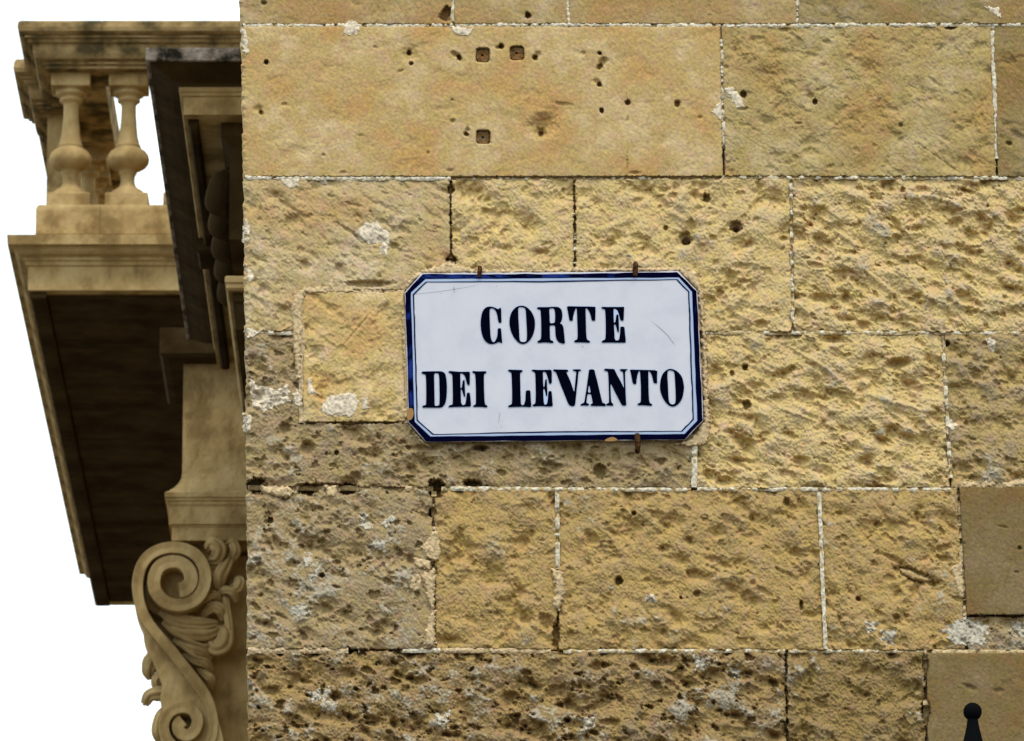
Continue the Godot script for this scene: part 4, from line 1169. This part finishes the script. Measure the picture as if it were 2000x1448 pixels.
func build_bracket(fx: float) -> void:
	var z := DZ - 29.62
	var o := thing("scroll_bracket", "carved stone scroll bracket with spiral volutes and acanthus leaves", "bracket", at(350, 1440, z))
	var st := begin()
	band(st, [[700, 1700], [760, 1560], [765, 1440], [735, 1330], [715, 1230], [675, 1135], [600, 1030], [520, 930], [440, 830], [360, 740], [293, 650], [252, 560], [234, 470], [232, 390], [252, 300], [305, 222], [385, 178], [475, 166], [565, 184], [640, 240], [677, 330], [672, 420], [632, 495], [560, 540], [480, 548], [405, 520], [350, 455], [340, 375], [372, 298], [440, 262], [515, 268], [572, 315], [585, 385], [552, 438], [505, 450]], [34, 36, 36, 36, 38, 40, 42, 44, 44, 52], z - 0.24, z)
	obj("scroll_band", done(st), m_far, o)
	st = begin()
	band(st, [[735, 1330], [725, 1420], [680, 1480], [600, 1515], [500, 1500], [425, 1430], [405, 1340], [440, 1262], [515, 1226], [590, 1240], [628, 1300], [612, 1370], [560, 1410], [510, 1385], [500, 1340], [530, 1310]], [30, 34, 36, 38, 40, 42], z - 0.22, z + 0.004)
	obj("lower_scroll", done(st), m_far, o)
	# the sunk faces behind the bands
	for c in [[457, 362, 232], [530, 1370, 140]]:
		var m := at(200.0 + c[0] / 3.384, 1020.0 + c[1] / 3.384, z)
		var r: float = c[2] / 3.384 * 0.00205
		st = begin()
		tube(st, [m + Vector3(0, 0, -0.24), m + Vector3(0, 0, -0.09)], [r, r], 1.0, 36, false)
		obj("volute_core", done(st), m_far, o)
	# body of the console: one cheek behind the leaves, one under the front of the scroll
	for cheek in [["console_body", 0.17, "295 520 500 420 700 540 790 640 840 900 830 1100 860 1700 740 1700 760 1440 730 1330 675 1135 520 930 360 740"], ["console_front", 0.03, "290 640 360 740 520 930 675 1135 740 1330 735 1480 600 1500 640 1260 520 1215 440 1240 400 1300 380 1180 395 1080 350 960 300 850 250 660"]]:
		var body := numbers(cheek[2], 200.0, 1020.0, 3.384)
		if Geometry2D.is_polygon_clockwise(body):
			body.reverse()
		var zb: float = z - cheek[1]
		st = begin()
		var tri := Geometry2D.triangulate_polygon(body)
		for q in range(0, tri.size(), 3):
			var a := body[tri[q]]
			var b := body[tri[q + 1]]
			var c := body[tri[q + 2]]
			if (b - a).cross(c - a) < 0.0:
				var t := b
				b = c
				c = t
			for p in [a, b, c]:
				var g := at(p.x, p.y, zb)
				st.add_vertex(g)
		for q in body.size():
			var a := at(body[q].x, body[q].y, zb)
			var b := at(body[(q + 1) % body.size()].x, body[(q + 1) % body.size()].y, zb)
			quad(st, b, a, a + Vector3(0, 0, -0.16), b + Vector3(0, 0, -0.16))
		obj(cheek[0], done(st), m_far, o)
	var xb := at(428, 1250, z).x
	st = begin()
	box(st, Vector3(xb, at(430, 1600, z).y, z - 0.5), Vector3(fx, at(430, 1060, z).y, z - 0.20), 0.012)
	obj("back_plate", done(st), m_far, o)
	st = begin()
	box(st, Vector3(xb + 0.03, at(430, 1600, z).y, z - 0.48), Vector3(fx, at(430, 1062, z).y - 0.09, z - 0.175), 0.012)
	obj("back_panel", done(st), m_far, o)
	# acanthus: lobes that spring from the curve and roll over at their tips
	var zl := z - 0.085
	var lobes := [
		[[[312, 1195], [345, 1215], [390, 1222], [425, 1218]], [6, 15, 13, 6]],
		[[[318, 1215], [355, 1238], [400, 1242], [432, 1228]], [6, 14, 15, 7]],
		[[[340, 1250], [370, 1268], [395, 1275], [412, 1288]], [5, 11, 12, 5]],
		[[[360, 1278], [385, 1295], [402, 1300], [414, 1312]], [5, 9, 10, 5]],
		[[[385, 1302], [402, 1322], [412, 1330], [412, 1345]], [4, 8, 9, 5]],
		[[[405, 1250], [420, 1268], [437, 1262], [441, 1240], [432, 1226]], [9, 16, 18, 15, 8]],
		[[[395, 1205], [415, 1190], [432, 1196], [436, 1212]], [6, 11, 12, 7]],
		[[[385, 1185], [402, 1172], [420, 1166], [428, 1180]], [5, 9, 9, 6]],
	]
	for l in lobes:
		st = begin()
		leaf(st, l[0], zl, l[1], 0.75, 0.03)
		obj("acanthus_lobe", done(st), m_far, o)
	# fine ribs on the big leaf
	for l in [[[322, 1208], [350, 1224], [395, 1228], [420, 1222]], [[330, 1228], [362, 1250], [395, 1262], [408, 1262]], [[350, 1258], [378, 1282], [400, 1290], [408, 1296]]]:
		st = begin()
		leaf(st, l, zl + 0.03, [2.5, 3.6, 3.2, 2.0], 1.0, 0.012)
		obj("leaf_rib", done(st), m_far, o)
	# rosette and stalks between volute and wall
	for l in [
		[[[404, 1072], [416, 1066], [428, 1078], [424, 1094], [411, 1096]], [8, 13, 15, 13, 8], 0.04],
		[[[436, 1070], [452, 1062], [460, 1080], [450, 1098]], [6, 10, 11, 6], 0.02],
		[[[450, 1085], [440, 1110], [430, 1130], [428, 1150]], [9, 13, 14, 9], 0.03],
		[[[462, 1130], [468, 1140], [462, 1152], [452, 1146]], [7, 11, 11, 7], 0.02],
		[[[428, 1160], [440, 1156], [455, 1162], [462, 1176]], [5, 8, 8, 5], 0.03],
		[[[440, 1165], [444, 1200], [448, 1235], [444, 1262]], [6, 8, 8, 6], 0.01],
	]:
		st = begin()
		leaf(st, l[0], z - 0.07, l[1], 0.8, l[2])
		obj("rosette_petal", done(st), m_far, o)
	# leaves on the front edge, seen in outline against the sky
	for l in [
		[[[318, 1262], [304, 1282], [294, 1302], [290, 1318]], [16, 15, 14, 11]],
		[[[330, 1300], [312, 1296], [294, 1294], [287, 1312], [292, 1326]], [10, 15, 13, 10, 6]],
		[[[338, 1330], [318, 1325], [306, 1336], [312, 1352]], [9, 12, 11, 8]],
		[[[334, 1352], [316, 1358], [294, 1362], [284, 1374]], [8, 14, 12, 9]],
		[[[348, 1330], [338, 1352], [330, 1368], [320, 1382]], [7, 11, 9, 6]],
		[[[325, 1385], [312, 1405], [306, 1432], [312, 1448]], [8, 10, 10, 8]],
		[[[300, 1225], [288, 1250], [300, 1280], [325, 1300]], [4, 7, 9, 9]],
	]:
		st = begin()
		leaf(st, l[0], z - 0.13, l[1], 1.2, 0.03)
		obj("front_leaf", done(st), m_far, o)


func build_house(fx: float) -> void:
	var o := thing("stone_house", "tall limestone house down the street that carries the balcony", "building", Vector3(fx, 0, -10))
	var st := begin()
	box(st, Vector3(fx - 0.001, 0, DZ - 60.0), Vector3(fx + 6.0, 14.5, -5.8))
	obj("facade_wall", done(st), m_far, o)


func build_post() -> void:
	var z := 0.55
	var c := at(1900, 1391, z)
	var k := at(1901, 1391, z).x - c.x
	var o := thing("iron_post", "black iron post top with a ball finial in front of the wall", "post", Vector3(c.x, 0, z))
	var st := begin()
	var prof := []
	for i in 25:
		var a := PI * i / 24.0
		prof.append([sin(a) * 18.2 * k, c.y + cos(a) * 18.2 * k])
	lathe(st, Vector3(c.x, 0, z), prof, 36)
	obj("ball_finial", done(st), m_iron, o)
	st = begin()
	lathe(st, Vector3(c.x, 0, z), [[9 * k, c.y - 13 * k], [10.6 * k, c.y - 17 * k], [12.5 * k, c.y - 30 * k], [16 * k, c.y - 46 * k], [19.5 * k, c.y - 60 * k], [23 * k, c.y - 76 * k], [27 * k, c.y - 90 * k], [34 * k, c.y - 96 * k], [34 * k, c.y - 108 * k], [28 * k, c.y - 114 * k]], 36)
	obj("tapered_neck", done(st), m_iron, o)
	st = begin()
	lathe(st, Vector3(c.x, 0, z), [[0.028, c.y - 112 * k], [0.035, 1.2], [0.06, 1.1], [0.075, 0.3], [0.1, 0.2], [0.1, 0.0]], 28)
	obj("pole", done(st), m_iron, o)


func _ready() -> void:
	# ------------------------------------------------------------ camera, sky, sun, exposure
	var cam := Camera3D.new()
	cam.name = "camera"
	add_child(cam)
	cam.position = Vector3(0, EYE, DZ)
	cam.rotation_degrees = Vector3(PITCH, 0, 0)
	cam.keep_aspect = Camera3D.KEEP_HEIGHT
	var lens := CameraAttributesPhysical.new()
	lens.frustum_focal_length = 252.0
	lens.frustum_focus_distance = SLANT
	lens.exposure_aperture = 34.0
	lens.frustum_near = 0.1
	lens.frustum_far = 1000.0
	cam.attributes = lens
	cam.fov = rad_to_deg(2.0 * atan(724.0 / F))
	cam.near = 0.1
	cam.far = 1000.0
	cam.current = true
	var we := WorldEnvironment.new()
	we.name = "environment"
	var env := Environment.new()
	env.background_mode = Environment.BG_SKY
	var sky := Sky.new()
	var sm := ProceduralSkyMaterial.new()
	sm.sky_top_color = Color(0.86, 0.93, 0.95)
	sm.sky_horizon_color = Color(0.95, 0.98, 0.98)
	sm.sky_curve = 0.2
	sm.ground_horizon_color = Color(0.5, 0.47, 0.42)
	sm.ground_bottom_color = Color(0.35, 0.32, 0.28)
	sm.sun_angle_max = 0.0
	sky.sky_material = sm
	env.sky = sky
	env.background_energy_multiplier = 1.5
	env.tonemap_mode = Environment.TONE_MAPPER_LINEAR
	env.tonemap_exposure = 1.34
	env.sdfgi_enabled = true
	env.ssao_enabled = true
	env.ssil_enabled = true
	we.environment = env
	add_child(we)
	var sun := DirectionalLight3D.new()
	sun.name = "sun"
	sun.light_energy = 0.5
	sun.light_angular_distance = 18.0
	sun.light_color = Color(1.0, 0.96, 0.9)
	sun.shadow_enabled = true
	sun.rotation_degrees = Vector3(-62, 14, 0)
	add_child(sun)

	# ------------------------------------------------------------ grains and materials
	n_big = noise(FastNoiseLite.TYPE_SIMPLEX_SMOOTH, 120.0, 3, 11)
	n_mid = noise(FastNoiseLite.TYPE_SIMPLEX_SMOOTH, 72.0, 5, 12, 0.5)
	n_grit = noise(FastNoiseLite.TYPE_SIMPLEX, 8.0, 1, 19)
	rng.seed = 77
	n_cell = noise(FastNoiseLite.TYPE_CELLULAR, 42.0, 1, 13)
	n_cell.cellular_return_type = FastNoiseLite.RETURN_DISTANCE
	n_fine = noise(FastNoiseLite.TYPE_SIMPLEX_SMOOTH, 12.0, 3, 14, 0.65)
	n_edge = noise(FastNoiseLite.TYPE_SIMPLEX_SMOOTH, 16.0, 3, 15, 0.55)
	n_warp = noise(FastNoiseLite.TYPE_SIMPLEX_SMOOTH, 55.0, 2, 16)
	n_stain = noise(FastNoiseLite.TYPE_SIMPLEX_SMOOTH, 46.0, 4, 17, 0.6)
	n_speck = noise(FastNoiseLite.TYPE_SIMPLEX_SMOOTH, 9.0, 1, 18)
	m_stone = StandardMaterial3D.new()
	m_stone.vertex_color_use_as_albedo = true
	m_stone.roughness = 0.95
	m_stone.metallic_specular = 0.25
	m_stone.uv1_triplanar = true
	m_stone.uv1_world_triplanar = true
	m_stone.uv1_scale = Vector3.ONE * 5.0
	m_stone.heightmap_enabled = true
	m_stone.heightmap_texture = grain_texture(44.0, 2, 33, 1024)
	m_stone.heightmap_scale = 0.05
	m_far = mottled(Color(0.23, 0.15, 0.064), Color(0.38, 0.262, 0.118), Color(0.46, 0.335, 0.168), 51, 0.8)
	m_far.uv1_scale = Vector3(1.25, 0.95, 1.25)
	m_rail = mottled(Color(0.07, 0.052, 0.025), Color(0.25, 0.17, 0.076), Color(0.38, 0.268, 0.132), 59, 1.1)
	m_shaded_grime = mottled(Color(0.03, 0.018, 0.007), Color(0.045, 0.028, 0.0115), Color(0.062, 0.04, 0.017), 53, 0.8)  # grime, darkened further so the colour carries the shade of undersides
	m_lichen = mottled(Color(0.02, 0.018, 0.014), Color(0.19, 0.155, 0.13), Color(0.33, 0.28, 0.25), 55, 2.4)
	m_iron = flat(Color(0.003, 0.0033, 0.004), 0.7)
	m_rust = mottled(Color(0.02, 0.012, 0.008), Color(0.06, 0.027, 0.012), Color(0.13, 0.06, 0.025), 57, 14.0)
	m_glaze = mottled(Color(0.45, 0.44, 0.51), Color(0.478, 0.466, 0.537), Color(0.492, 0.482, 0.548), 71, 3.0)
	m_glaze.roughness = 0.26
	m_glaze.metallic_specular = 0.5
	m_glaze.heightmap_enabled = false
	m_paint = StandardMaterial3D.new()
	m_paint.vertex_color_use_as_albedo = true
	m_paint.roughness = 0.22
	m_paint.metallic_specular = 0.08
	m_iron.metallic_specular = 0.08

	# ------------------------------------------------------------ ground, wall, house, small things
	var st := begin()
	quad(st, Vector3(-300, 0, -300), Vector3(300, 0, -300), Vector3(300, 0, 300), Vector3(-300, 0, 300))
	var street := MeshInstance3D.new()
	street.name = "street"
	street.mesh = done(st)
	street.material_override = flat(Color(0.10, 0.09, 0.075), 0.95)
	street.set_meta("kind", "structure")
	tag(street, "grey stone paved street below the wall and the balcony", "street")
	add_child(street)
	build_wall()
	var fx := -0.62
	build_house(fx)
	build_balcony(fx)
	build_hood(fx)
	build_ledge(fx)
	build_pilaster(fx)
	build_bracket(fx)
	build_plate()
	build_post()
